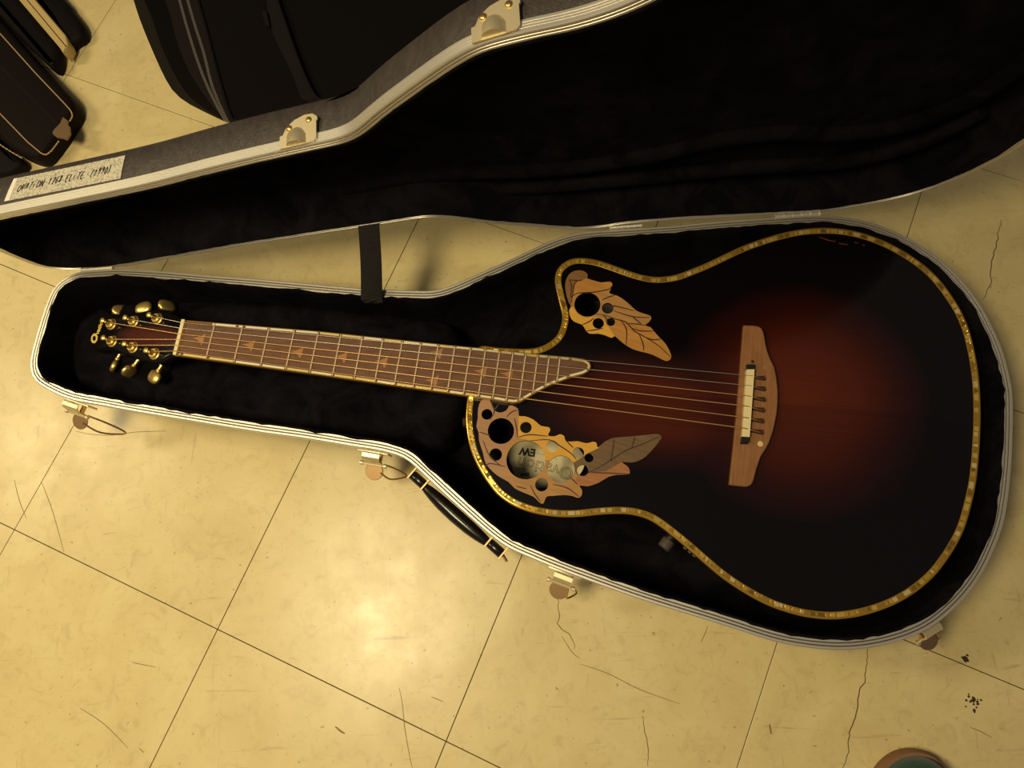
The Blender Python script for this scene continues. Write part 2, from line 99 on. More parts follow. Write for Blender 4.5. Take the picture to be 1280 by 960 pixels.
# ------------------------------------------------------------------ camera, world, lights, exposure
cam = bpy.data.objects.new('camera', bpy.data.cameras.new('camera'))
COL.objects.link(cam)
cam.data.sensor_width = 36.0
cam.data.lens = D['F']*36.0/1280.0
cam.data.clip_start = 0.02
m = Matrix(D['CAMR']).to_4x4()
m.translation = Vector(D['CAM'])
cam.matrix_world = m
S.camera = cam
S.view_settings.view_transform = 'Standard'
S.view_settings.look = 'None'
S.view_settings.gamma = 1
S.view_settings.use_curve_mapping = False
S.view_settings.exposure = 0.0
w = bpy.data.worlds.new('room_ambient'); S.world = w
w.use_nodes = True
w.node_tree.nodes['Background'].inputs[0].default_value = (1.0, .88, .80, 1)
w.node_tree.nodes['Background'].inputs[1].default_value = .085
def area(name, loc, target, sx, sy, power, colr, spin=0):
    l = bpy.data.lights.new(name, 'AREA'); l.shape = 'RECTANGLE'; l.size = sx; l.size_y = sy
    l.energy = power; l.color = colr
    o = bpy.data.objects.new(name, l); COL.objects.link(o)
    o.location = loc
    o.rotation_euler = ((Vector(target)-Vector(loc)).to_track_quat('-Z', 'Y').to_matrix() @ Matrix.Rotation(spin, 3, 'Z')).to_euler()
    return o
WARM = (1.0, .815, .47)
area('ceiling_lamp', (-.07, -.47, 1.62), (-.07, -.47, 0), .34, .5, 19.0, WARM)
area('ceiling_lamp', (-1.75, .30, 2.1), (-1.0, .2, 0), .35, .8, 22, WARM)

# ------------------------------------------------------------------ material helpers
def mat(name, base=(.5,.5,.5), rough=.5, metal=0., spec=.5, coat=0., sheen=0.):
    M = bpy.data.materials.new(name); M.use_nodes = True
    b = M.node_tree.nodes['Principled BSDF']
    b.inputs['Base Color'].default_value = (*base, 1)
    b.inputs['Roughness'].default_value = rough
    b.inputs['Metallic'].default_value = metal
    b.inputs['Specular IOR Level'].default_value = spec
    b.inputs['Coat Weight'].default_value = coat
    b.inputs['Coat Roughness'].default_value = .05
    b.inputs['Sheen Weight'].default_value = sheen
    return M
class NT:
    def __init__(s, M): s.t = M.node_tree; s.b = s.t.nodes['Principled BSDF']
    def n(s, typ, **kw):
        x = s.t.nodes.new(typ)
        for k, v in kw.items():
            if hasattr(x, k): setattr(x, k, v)
            else: x.inputs[k.replace('_', ' ')].default_value = v
        return x
    def l(s, a, b): s.t.links.new(a, b)
    def pos(s, scale=(1,1,1), rot=(0,0,0)):
        g = s.n('ShaderNodeNewGeometry'); mp = s.n('ShaderNodeMapping')
        mp.inputs['Scale'].default_value = scale; mp.inputs['Rotation'].default_value = rot
        s.l(g.outputs['Position'], mp.inputs['Vector']); return mp.outputs[0]
    def noise(s, vec, scale, detail=4, rough=.55, dist=0.):
        x = s.n('ShaderNodeTexNoise'); x.inputs['Scale'].default_value = scale; x.inputs['Detail'].default_value = detail
        x.inputs['Roughness'].default_value = rough; x.inputs['Distortion'].default_value = dist
        if vec is not None: s.l(vec, x.inputs['Vector'])
        return x.outputs['Fac']
    def ramp(s, fac, stops):
        r = s.n('ShaderNodeValToRGB'); e = r.color_ramp.elements
        while len(e) < len(stops): e.new(.5)
        for el, (p, c) in zip(e, stops):
            el.position = p; el.color = (*c, 1) if len(c) == 3 else c
        s.l(fac, r.inputs[0]); return r.outputs[0]
    def mix(s, fac, a, b, mode='MIX'):
        x = s.n('ShaderNodeMix', data_type='RGBA', blend_type=mode)
        for v, i in ((fac, 0), (a, 6), (b, 7)):
            if isinstance(v, (int, float)): x.inputs[i].default_value = v
            elif isinstance(v, tuple): x.inputs[i].default_value = (*v, 1)
            else: s.l(v, x.inputs[i])
        return x.outputs[2]
    def math(s, op, a, b=0.):
        x = s.n('ShaderNodeMath', operation=op)
        for v, i in ((a, 0), (b, 1)):
            if isinstance(v, (int, float)): x.inputs[i].default_value = v
            else: s.l(v, x.inputs[i])
        return x.outputs[0]
    def bump(s, h, strength=.3, dist=.001):
        x = s.n('ShaderNodeBump'); x.inputs['Strength'].default_value = strength; x.inputs['Distance'].default_value = dist
        s.l(h, x.inputs['Height']); s.l(x.outputs[0], s.b.inputs['Normal'])
    def out(s, name, sock): s.l(sock, s.b.inputs[name])

def wood(name, c1, c2, scale, rot, rough=.4, coat=0., spec=.4):
    M = mat(name, c1, rough, 0, spec, coat); t = NT(M)
    v = t.pos((.12, 1, 1), (0, 0, 0)) if rot is None else t.pos((1, 1, 1), (0, 0, rot))
    mp = t.n('ShaderNodeMapping'); mp.inputs['Scale'].default_value = (.1, 1, 1); t.l(v, mp.inputs['Vector'])
    f = t.noise(mp.outputs[0], scale, 5, .6, .3)
    f2 = t.noise(v, scale*.12, 3)
    c = t.ramp(f, [(.3, c1), (.7, c2)])
    c = t.mix(t.math('MULTIPLY', f2, .5), c, tuple(x*.6 for x in c1))
    t.out('Base Color', c); t.bump(f, .08, .0005)
    return M
AX = math.atan2(-.16, 1)     # direction of the strings on the floor plan

# floor tiles
M_TILE = mat('vinyl_tile', rough=.3, spec=.5); t = NT(M_TILE)
P = t.pos()
oi = t.n('ShaderNodeObjectInfo')
a = t.noise(P, 9, 6, .6, .8); b = t.noise(P, 55, 5, .65, 1.2); c = t.noise(P, 2.3, 3, .5)
col = t.ramp(a, [(.25, (.68, .55, .26)), (.5, (.77, .64, .32)), (.78, (.85, .73, .40))])
col = t.mix(t.math('MULTIPLY', t.ramp(b, [(.52, (0, 0, 0)), (.70, (1, 1, 1))]), .30), col, (.44, .33, .15))
col = t.mix(t.math('MULTIPLY', oi.outputs['Random'], .12), col, (.60, .49, .25))
vs = t.pos((9, 95, 1), (0, 0, .9)); vs2 = t.pos((110, 11, 1), (0, 0, .35))
s1 = t.ramp(t.noise(vs, 1.4, 5, .7, .6), [(.62, (0, 0, 0)), (.72, (1, 1, 1))])
s2 = t.ramp(t.noise(vs2, 1.3, 5, .7, .6), [(.63, (0, 0, 0)), (.73, (1, 1, 1))])
col = t.mix(t.math('MULTIPLY', s1, .5), col, (.36, .25, .11)); col = t.mix(t.math('MULTIPLY', s2, .45), col, (.36, .25, .11))
sp = t.ramp(t.noise(P, 150, 2, .5), [(.69, (0, 0, 0)), (.76, (1, 1, 1))])
col = t.mix(t.math('MULTIPLY', sp, .55), col, (.16, .10, .05))
t.out('Base Color', col)
t.out('Roughness', t.ramp(t.noise(P, 14, 5, .65), [(.3, (.26,)*3), (.7, (.40,)*3)]))
t.bump(t.noise(P, 30, 4), .04, .002)
M_JOINT = mat('tile_joint_dirt', (.035, .024, .014), .9)
M_CRACK = mat('crack_dirt', (.17, .11, .05), .9)
M_SCUFF = mat('scuff_rubber', (.30, .21, .09), .8)
M_SPOT = mat('tar_spot', (.045, .028, .018), .8)

# case
M_TOLEX = mat('grained_vinyl', (.052, .044, .042), .48, 0, .5); t = NT(M_TOLEX)
P = t.pos(); h = t.noise(P, 260, 4, .7, .6); h2 = t.noise(t.pos((1, .5, 1)), 90, 3, .6, 1.5)
t.out('Base Color', t.ramp(h2, [(.35, (.040, .032, .030)), (.65, (.058, .047, .042))]))
t.bump(t.math('ADD', h, h2), .55, .0012)
M_ALU = mat('satin_aluminium', (.82, .79, .71), .42, .82); t = NT(M_ALU)
t.bump(t.noise(t.pos(), 500, 2), .05, .0004)
M_GROOVE = mat('groove_dirt', (.05, .038, .024), .8)  # dark colour standing in for the shade inside the rim grooves
M_VELVET = mat('black_plush', (.0042, .0034, .0042), 1, 0, .03); t = NT(M_VELVET)
P = t.pos(); h = t.noise(P, 700, 3, .7); h2 = t.noise(P, 22, 5, .65, .8)
t.out('Base Color', t.ramp(h2, [(.35, (.0028, .0027, .0042)), (.7, (.0108, .0094, .0122))]))
t.bump(t.math('ADD', t.math('MULTIPLY', h, .3), h2), .5, .004)
M_NICKEL = mat('worn_nickel', (.80, .70, .46), .42, .7)
M_BRASS = mat('tarnished_brass', (.62, .40, .20), .42, 1)
M_RIVET = mat('brass_rivet', (.75, .50, .18), .35, 1)
M_GRIP = mat('black_grip_plastic', (.010, .008, .008), .22, 0, .5)
M_WEB = mat('black_webbing', (.012, .010, .010), .8); t = NT(M_WEB)
wv = t.n('ShaderNodeTexWave', wave_type='BANDS', bands_direction='Y'); wv.inputs['Scale'].default_value = 260; wv.inputs['Distortion'].default_value = 2.5
mp = t.n('ShaderNodeMapping'); mp.inputs['Scale'].default_value = (.05, 1, 1); g = t.n('ShaderNodeNewGeometry'); t.l(g.outputs['Position'], mp.inputs['Vector']); t.l(mp.outputs[0], wv.inputs['Vector'])
t.bump(wv.outputs['Fac'], .8, .001); t.out('Base Color', t.ramp(wv.outputs['Fac'], [(.2, (.005, .004, .004)), (.9, (.018, .014, .013))]))
M_PAPER = mat('label_paper', (.60, .56, .46), .75); t = NT(M_PAPER)
t.out('Base Color', t.ramp(t.noise(t.pos(), 420, 3, .7), [(.38, (.30, .28, .23)), (.54, (.63, .59, .47))]))
M_PAPER2 = mat('label_paper_edge', (.85, .82, .74), .6)
M_INK = mat('black_ink', (.012, .010, .012), .6)

# guitar
M_SUN = mat('sunburst_lacquer', (.01, .005, .005), .16, 0, .5, .0); t = NT(M_SUN)
g = t.n('ShaderNodeNewGeometry')
def ellipse(t, src, c, rx, ry, ang):
    s1 = t.n('ShaderNodeVectorMath', operation='SUBTRACT'); t.l(src, s1.inputs[0]); s1.inputs[1].default_value = (c[0], c[1], 0)
    mp = t.n('ShaderNodeMapping'); mp.vector_type = 'POINT'; mp.inputs['Rotation'].default_value = (0, 0, -ang); t.l(s1.outputs[0], mp.inputs['Vector'])
    sc = t.n('ShaderNodeVectorMath', operation='MULTIPLY'); t.l(mp.outputs[0], sc.inputs[0]); sc.inputs[1].default_value = (1/rx, 1/ry, 0)
    ln = t.n('ShaderNodeVectorMath', operation='LENGTH'); t.l(sc.outputs[0], ln.inputs[0])
    return ln.outputs['Value'], mp.outputs[0]
d1, loc1 = ellipse(t, g.outputs['Position'], (SUNC[0]+.012, SUNC[1]-.006), .136, .134, AX)
d2, _ = ellipse(t, g.outputs['Position'], (SUNC[0]-.150, SUNC[1]-.006), .140, .068, AX)
nz = t.noise(t.pos(), 6, 3)
dm = t.math('SMOOTH_MIN', d1, d2); 
try: dm.node.inputs[2].default_value = .25
except Exception: pass
dm = t.math('ADD', dm, t.math('MULTIPLY', t.math('SUBTRACT', nz, .5), .25))
sc = t.n('ShaderNodeMapping'); sc.inputs['Scale'].default_value = (4, 420, 1); t.l(loc1, sc.inputs['Vector'])
gr = t.noise(sc.outputs[0], 1, 3, .6)
colr = t.ramp(dm, [(.0, (.120, .0215, .0050)), (.42, (.092, .0140, .0046)), (.74, (.030, .0050, .0031)), (1.0, (.0034, .0024, .0032))])
colr = t.mix(t.math('MULTIPLY', t.ramp(gr, [(.35, (0,0,0)), (.7, (1,1,1))]), .42), colr, t.mix(.62, colr, (.006, .002, .002)))
sx = t.n('ShaderNodeSeparateXYZ'); t.l(loc1, sx.inputs[0])
seam = t.ramp(t.math('ADD', t.math('MULTIPLY', sx.outputs['Y'], 40), .5), [(.30, (.78,)*3), (.34, (1,)*3)])
colr = t.mix(1.0, colr, seam, 'MULTIPLY')
t.out('Base Color', colr)
M_BOWL = mat('black_bowl', (.006, .005, .006), .35)
M_AMBER = mat('amber_binding', (.58, .34, .050), .2, .6, .4)
PEARL = []
for i, (c, r) in enumerate([((.90, .66, .17), .22), ((.72, .48, .09), .26), ((.98, .84, .42), .2), ((.50, .31, .06), .28), ((.84, .60, .14), .22), ((.30, .19, .05), .3)]):
    PEARL.append(mat('abalone_%s' % 'abcdef'[i], c, r, .6))
M_GOLD = mat('gold_plate', (.95, .68, .22), .33, .85)
M_DARKLINE = mat('black_purfling', (.006, .005, .004), .3)
M_ROSE = wood('rosewood_board', (.135, .066, .040), (.235, .122, .075), 520, -AX, .45, 0, .18)
M_NECK = wood('dark_mahogany', (.030, .012, .007), (.05, .02, .01), 300, -AX, .25)
M_IVORY = mat('cream_binding', (.72, .58, .26), .3)
PEARL2 = [mat('pearl_light', (.95, .88, .62), .25, .2), mat('pearl_gold', (.90, .74, .34), .25, .3), mat('pearl_white', (.97, .92, .72), .25, .2)]
M_FRET = mat('nickel_fret', (.78, .62, .42), .38, .6)
M_INLAY = mat('copper_pearl_inlay', (.42, .20, .085), .35, .25)
M_BRIDGE = wood('walnut_bridge', (.27, .122, .049), (.39, .185, .078), 420, -AX+1.57, .5, 0, .3)
M_SADDLE = mat('bone_saddle', (.86, .74, .42), .35)
M_CAP = mat('saddle_end_black', (.016, .015, .016), .3)
M_WIRE = mat('bronze_string', (.74, .44, .19), .38, .65)
M_STEEL = mat('plain_steel_string', (.62, .57, .47), .34, .7)
LEAF = {}
for k, c1, c2 in (('brown', (.23, .115, .045), (.33, .17, .07)), ('tan', (.43, .22, .075), (.58, .32, .12)), ('orange', (.47, .215, .052), (.62, .31, .085)),
                  ('yellow', (.70, .37, .055), (.84, .48, .09)), ('olive', (.15, .095, .050), (.235, .155, .085)), ('rust', (.38, .155, .062), (.52, .24, .10)), ('pinkish', (.42, .225, .115), (.54, .305, .165))):
    LEAF[k] = wood('leaf_wood_'+k, c1, c2, 330, -AX+.25, .4, 0, .22)
M_VEIN = mat('leaf_vein', (.045, .018, .008), .5)
M_LABELIN = mat('sound_label_paper', (.74, .66, .42), .7)
M_LBLLINE = mat('sound_label_ink', (.20, .155, .075), .7)
M_CHIP = mat('bare_red_chip', (.16, .03, .012), .5)
M_KNOB = mat('grey_knob', (.085, .070, .062), .4)
M_REDBTN = mat('strap_button_brown', (.075, .03, .022), .35)
# background
M_NYLON = mat('black_nylon', (.0058, .0048, .0056), .9, 0, .05); t = NT(M_NYLON)
t.bump(t.noise(t.pos(), 900, 2), .35, .0008)
M_NYLON2 = mat('black_nylon_trim', (.0105, .0086, .0090), .85, 0, .08); NT(M_NYLON2).bump(NT(M_NYLON2).noise(NT(M_NYLON2).pos(), 700, 2), .4, .0008)
M_NYLON3 = mat('black_nylon_gusset', (.0038, .0032, .0036), .9, 0, .04)
M_ZIP = mat('zip_teeth', (.22, .20, .175), .4, .5)
M_CASEBR = mat('dark_brown_vinyl', (.0070, .0044, .0038), .65, 0, .12); NT(M_CASEBR).bump(NT(M_CASEBR).noise(NT(M_CASEBR).pos(), 420, 4), .4, .001)
M_THREAD = mat('tan_thread', (.50, .33, .15), .8)
M_CLIP = mat('bronze_clip', (.27, .17, .085), .45, .6)
M_CREAM = mat('cream_case_band', (.60, .45, .19), .4)
M_BLACKCASE = mat('black_case_vinyl', (.0052, .0040, .0040), .65, 0, .12)
M_SUEDE = mat('teal_suede', (.022, .075, .070), .9, 0, .2, 0, .3); t = NT(M_SUEDE)
t.out('Base Color', t.ramp(t.noise(t.pos(), 500, 3, .7), [(.3, (.016, .052, .048)), (.7, (.034, .100, .092))]))
M_SOLE = mat('tan_rubber_sole', (.26, .135, .07), .7)
# ------------------------------------------------------------------ object helpers (world coordinates in, local meshes out)
ORG = {}
def thing(name, label, cat, loc, group=None):
    o = bpy.data.objects.new(name, None); COL.objects.link(o); o.empty_display_size = .05
    o.location = loc; o['label'] = label; o['category'] = cat
    if group: o['group'] = group
    ORG[o] = Vector(loc); return o
def obj(name, vf, m, parent=None, smooth=False, label=None, kind=None):
    verts, faces = vf
    me = bpy.data.meshes.new(name)
    vv = [Vector(v) for v in verts]
    c = sum(vv, Vector())/max(1, len(vv))
    me.from_pydata([v-c for v in vv], [], faces); me.validate(); me.update()
    bm = bmesh.new(); bm.from_mesh(me); bmesh.ops.recalc_face_normals(bm, faces=bm.faces); bm.to_mesh(me); bm.free()
    if m is not None: me.materials.append(m)
    if smooth:
        for p in me.polygons: p.use_smooth = True
        try: me.set_sharp_from_angle(angle=math.radians(smooth if smooth > 1 else 40))
        except Exception: pass
    o = bpy.data.objects.new(name, me); COL.objects.link(o)
    ORG[o] = c
    if parent is not None:
        o.parent = parent; o.location = c-ORG[parent]
    else: o.location = c
    if label: o['label'] = label
    if kind: o['kind'] = kind
    return o
def joined(*vfs):
    V, F = [], []
    for v, f in vfs:
        n = len(V); V += [tuple(x) for x in v]; F += [tuple(i+n for i in q) for q in f]
    return V, F
def catmull(pts, n=4, closed=True):
    P = [Vector(p) for p in pts]; N = len(P); out = []
    rng = range(N) if closed else range(N-1)
    for i in rng:
        g = (lambda k: P[k % N]) if closed else (lambda k: P[min(max(k, 0), N-1)])
        p0, p1, p2, p3 = g(i-1), g(i), g(i+1), g(i+2)
        for j in range(n):
            t = j/n
            out.append(.5*((2*p1)+(p2-p0)*t+(2*p0-5*p1+4*p2-p3)*t*t+(3*p1-p0-3*p2+p3)*t**3))
    if not closed: out.append(P[-1])
    return out
def area2(pts): return .5*sum(pts[i][0]*pts[(i+1) % len(pts)][1]-pts[(i+1) % len(pts)][0]*pts[i][1] for i in range(len(pts)))
def resample(pts, step, closed=True):
    P = [Vector(p) for p in pts]
    if closed: P = P+[P[0]]
    L = [0]
    for a, b in zip(P, P[1:]): L.append(L[-1]+(b-a).length)
    n = max(2, int(round(L[-1]/step))); out = []; k = 0
    for i in range(n if closed else n+1):
        d = L[-1]*i/n
        while k < len(L)-2 and L[k+1] < d: k += 1
        f = (d-L[k])/max(1e-9, L[k+1]-L[k]); out.append(P[k].lerp(P[k+1], min(1, f)))
    return out
def smoothed(pts, it=1):
    for _ in range(it):
        n = len(pts); pts = [(pts[i-1]+pts[i]*2+pts[(i+1) % n])/4 for i in range(n)]
    return pts
def inner_normals(pts):
    n = len(pts); s = 1 if area2(pts) > 0 else -1; out = []
    for i in range(n):
        t = (pts[(i+1) % n]-pts[i-1]); t = Vector((t[0], t[1])).normalized()
        out.append(Vector((-t[1], t[0]))*s)
    return out
def offset(pts, d):
    N = inner_normals(pts); return [Vector((p[0], p[1]))+n*d for p, n in zip(pts, N)]
FLAT = lambda x, y, z: Vector((x, y, z))
def sweep(pts, prof, T=FLAT, loop=False, cap0=False, cap1=False, jitter=None):
    n = len(pts); N = inner_normals(pts); V = []; F = []
    for r, (d, z) in enumerate(prof):
        for i in range(n):
            dd = d+(jitter(r, i) if jitter else 0)
            q = pts[i]; V.append(T(q[0]+N[i][0]*dd, q[1]+N[i][1]*dd, z))
    R = len(prof)
    for r in range(R if loop else R-1):
        a = r*n; b = ((r+1) % R)*n
        for i in range(n):
            j = (i+1) % n; F.append((a+i, a+j, b+j, b+i))
    if cap0: F.append(tuple(range(n)))
    if cap1: F.append(tuple(range((R-1)*n, R*n)))
    return V, F
def pip(p, poly):
    x, y = p[0], p[1]; c = False; n = len(poly); j = n-1
    for i in range(n):
        yi, yj = poly[i][1], poly[j][1]
        if (yi > y) != (yj > y) and x < (poly[j][0]-poly[i][0])*(y-yi)/(yj-yi)+poly[i][0]: c = not c
        j = i
    return c
def circle(cx, cy, r, n=28): return [Vector((cx+r*math.cos(2*math.pi*i/n), cy+r*math.sin(2*math.pi*i/n))) for i in range(n)]
def cdt(outer, holes=(), cuts=()):
    V = []; Ed = []
    for loop in [outer]+list(holes)+list(cuts):
        b = len(V); k = len(loop); V += [Vector((p[0], p[1])) for p in loop]; Ed += [(b+i, b+(i+1) % k) for i in range(k)]
    r = delaunay_2d_cdt(V, Ed, [], 0, 1e-6)
    vs, fs = r[0], r[2]; out = []
    for f in fs:
        c = sum((vs[i] for i in f), Vector((0, 0)))/len(f)
        if pip(c, outer) and not any(pip(c, h) for h in holes): out.append((tuple(f), c))
    return vs, out
def prism(vs, faces, z0, z1, T=FLAT, bottom=True):
    used = {}; V = []; F = []
    for f in faces:
        for i in f:
            if i not in used: used[i] = len(used)
    keys = list(used); n = len(keys)
    V = [T(vs[i][0], vs[i][1], z1) for i in keys]+[T(vs[i][0], vs[i][1], z0) for i in keys]
    cnt = {}
    for f in faces:
        g = [used[i] for i in f]; F.append(tuple(g))
        if bottom: F.append(tuple(i+n for i in reversed(g)))
        for a, b in zip(g, g[1:]+g[:1]): cnt.setdefault((min(a, b), max(a, b)), []).append((a, b))
    for k, l in cnt.items():
        if len(l) == 1:
            a, b = l[0]; F.append((b, a, a+n, b+n))
    return V, F
def plate(outer, z0, z1, holes=(), T=FLAT):
    vs, fs = cdt(outer, holes); return prism(vs, [f for f, c in fs], z0, z1, T)
def box(c, sx, sy, sz, X=(1,0,0), Y=(0,1,0), Z=(0,0,1), bev=0):
    c, X, Y, Z = Vector(c), Vector(X), Vector(Y), Vector(Z)
    if not bev:
        V = [c+X*sx*a/2+Y*sy*b/2+Z*sz*d/2 for a in (-1, 1) for b in (-1, 1) for d in (-1, 1)]
        return V, [(0,1,3,2), (4,6,7,5), (0,4,5,1), (2,3,7,6), (0,2,6,4), (1,5,7,3)]
    bm = bmesh.new(); bmesh.ops.create_cube(bm, size=1)
    for v in bm.verts: v.co = Vector((v.co.x*sx, v.co.y*sy, v.co.z*sz))
    bmesh.ops.bevel(bm, geom=bm.edges[:], offset=bev, segments=2, affect='EDGES', profile=.5)
    V = [c+X*v.co.x+Y*v.co.y+Z*v.co.z for v in bm.verts]; F = [tuple(v.index for v in f.verts) for f in bm.faces]
    bm.free(); return V, F
def tube(pts, r, n=8, cap=True):
    P = [Vector(p) for p in pts]; V = []; F = []
    R = r if isinstance(r, (list, tuple)) else [r]*len(P)
    up = None
    for i, p in enumerate(P):
        t = (P[min(i+1, len(P)-1)]-P[max(i-1, 0)]).normalized()
        if up is None: up = Vector((0, 0, 1)) if abs(t.z) < .9 else Vector((1, 0, 0))
        a = t.cross(up).normalized(); b = a.cross(t).normalized(); up = b
        for k in range(n):
            an = 2*math.pi*k/n; V.append(p+(a*math.cos(an)+b*math.sin(an))*R[i])
    for i in range(len(P)-1):
        for k in range(n):
            F.append((i*n+k, i*n+(k+1) % n, (i+1)*n+(k+1) % n, (i+1)*n+k))
    if cap: F += [tuple(range(n)), tuple(range((len(P)-1)*n, len(P)*n))]
    return V, F
def lathe(o, ax, prof, n=20):
    o = Vector(o); ax = Vector(ax).normalized(); u = ax.orthogonal().normalized(); v = ax.cross(u)
    V = []; F = []
    for r, h in prof:
        for k in range(n):
            a = 2*math.pi*k/n; V.append(o+ax*h+(u*math.cos(a)+v*math.sin(a))*max(r, 1e-5))
    for i in range(len(prof)-1):
        for k in range(n): F.append((i*n+k, i*n+(k+1) % n, (i+1)*n+(k+1) % n, (i+1)*n+k))
    F += [tuple(range(n)), tuple(range((len(prof)-1)*n, len(prof)*n))]
    return V, F
def ribbon(pts, wid, z, thick, T=FLAT, taper=True):
    P = [Vector((p[0], p[1])) for p in pts]; n = len(P); top = []; F = []
    L, R = [], []
    for i, p in enumerate(P):
        t = (P[min(i+1, n-1)]-P[max(i-1, 0)]).normalized(); q = Vector((-t.y, t.x))
        ww = wid*.5*(.45+.55*math.sin(math.pi*(i+.3)/(n-.4)) if taper else 1)
        L.append(p+q*ww); R.append(p-q*ww)
    V = [T(p.x, p.y, z+thick) for p in L]+[T(p.x, p.y, z+thick) for p in R]+[T(p.x, p.y, z) for p in L]+[T(p.x, p.y, z) for p in R]
    for i in range(n-1):
        F += [(i, i+1, n+i+1, n+i), (2*n+i, i, i+1, 2*n+i+1)[0:4], (n+i, n+i+1, 3*n+i+1, 3*n+i), (2*n+i, 3*n+i, 3*n+i+1, 2*n+i+1)]
    F += [(0, n, 3*n, 2*n), (n-1, 2*n-1, 4*n-1, 3*n-1)]
    return V, F
def text_vf(s, size, T, shear=0, z=0., ext=.0002, outline=0., bold=0.):
    cu = bpy.data.curves.new('lettering', 'FONT'); cu.body = s; cu.size = size; cu.shear = shear
    if outline: cu.fill_mode = 'NONE'; cu.bevel_depth = outline; cu.bevel_resolution = 0; cu.resolution_u = 3
    else: cu.extrude = ext; cu.resolution_u = 2; cu.offset = bold
    o = bpy.data.objects.new('lettering', cu); COL.objects.link(o)
    bpy.context.view_layer.update()
    me = bpy.data.meshes.new_from_object(o.evaluated_get(bpy.context.evaluated_depsgraph_get()))
    V = [T(v.co.x, v.co.y, v.co.z+z) for v in me.vertices]; F = [tuple(p.vertices) for p in me.polygons]
    wd = max(v.co.x for v in me.vertices)
    bpy.data.objects.remove(o); bpy.data.meshes.remove(me); bpy.data.curves.remove(cu)
    return (V, F), wd
GLY = {'O': [[(.3,1),(.05,.75),(0,.35),(.15,0),(.45,.05),(.65,.4),(.6,.8),(.3,1)]], 'V': [[(0,1),(.2,0),(.6,1)]], 'A': [[(0,0),(.3,1),(.5,0)],[(.08,.4),(.48,.4)]],
 'T': [[(0,.95),(.65,1)],[(.33,.97),(.25,0)]], 'i': [[(.15,.62),(.1,0)],[(.17,.85),(.18,.92)]], 'N': [[(0,0),(.1,1),(.5,0),(.62,1)]], '1': [[(0,.7),(.22,1),(.15,0)]],
 '7': [[(0,.95),(.55,1),(.15,0)],[(.1,.5),(.48,.5)]], '6': [[(.45,1),(.1,.55),(.05,.15),(.3,0),(.5,.2),(.35,.45),(.08,.35)]], '8': [[(.5,.85),(.25,1),(.1,.8),(.42,.4),(.4,.1),(.15,0),(.08,.25),(.5,.85)]],
 'E': [[(.5,1),(.08,.97),(0,.02),(.45,0)],[(.04,.5),(.4,.52)]], 'L': [[(.08,1),(0,0),(.45,.03)]], '(': [[(.3,1.15),(.05,.7),(.03,.25),(.25,-.2)]], ')': [[(.05,1.15),(.3,.7),(.25,.2),(0,-.2)]],
 '9': [[(.45,.65),(.2,.55),(.08,.8),(.3,1),(.48,.8),(.4,.3),(.25,0)]], '0': [[(.3,1),(.05,.7),(.05,.2),(.25,0),(.5,.3),(.52,.75),(.3,1)]]}

# ------------------------------------------------------------------ setting: floor of vinyl tiles
fx, fy, fa = D['FLOOR']; TS = .3048
fl = obj('floor', box((.4, 0, -.0115), 7.0, 7.0, .02), M_JOINT, kind='structure')
tm = None
ca, sa = math.cos(fa), math.sin(fa)
for i in range(-7, 11):
    for j in range(-7, 9):
        u, v = (i+.5)*TS, (j+.5)*TS
        c = Vector((fx+ca*u-sa*v, fy+sa*u+ca*v, -.0015))
        if not (-1.9 < c.x < 2.5 and -1.9 < c.y < 2.0): continue
        if tm is None:
            s = TS-.0009
            t0 = obj('tile', box((0, 0, 0), s, s, .003, bev=.0004), M_TILE, fl); tm = t0.data; o = t0
        else:
            o = bpy.data.objects.new('tile', tm); COL.objects.link(o); o.parent = fl
        o.location = c-ORG[fl]; o.rotation_euler = (0, 0, fa)
for k, c in enumerate(D['CRACK']):
    c = resample([Vector(p) for p in c], .004, False); c = [p+Vector((noise.noise(Vector((p.y*160, k, 0)))*.0022, noise.noise(Vector((p.y*160, k, 7)))*.001)) for p in c]
    obj('crack', ribbon(c, .0013 if k < 2 else .0009, 0, .00012), M_CRACK, fl)
for k, c in enumerate(D['SCUFF']):
    obj('scuff_mark', ribbon(catmull([Vector(p) for p in c], 4, False), .0009 if k not in (3, 4) else .0022, 0, .00010), M_SCUFF, fl)
for k, (x, y) in enumerate(D['SPOT']):
    r = [.0030, .0022, .0018, .0022, .0040, .0016, .0016, .0020][k]
    obj('tar_spot', plate([Vector((x+r*random.uniform(.5, 1.1)*math.cos(a*.7), y+r*random.uniform(.5, 1.1)*math.sin(a*.7))) for a in range(9)], 0, .0003), M_SPOT, fl)
for k in range(14):
    x, y = D['SPOT'][random.randrange(4)]; x += random.uniform(-.007, .007); y += random.uniform(-.006, .006); r = random.uniform(.0006, .0014)
    obj('tar_spot', plate(circle(x, y, r, 7), 0, .0003), M_SPOT, fl)

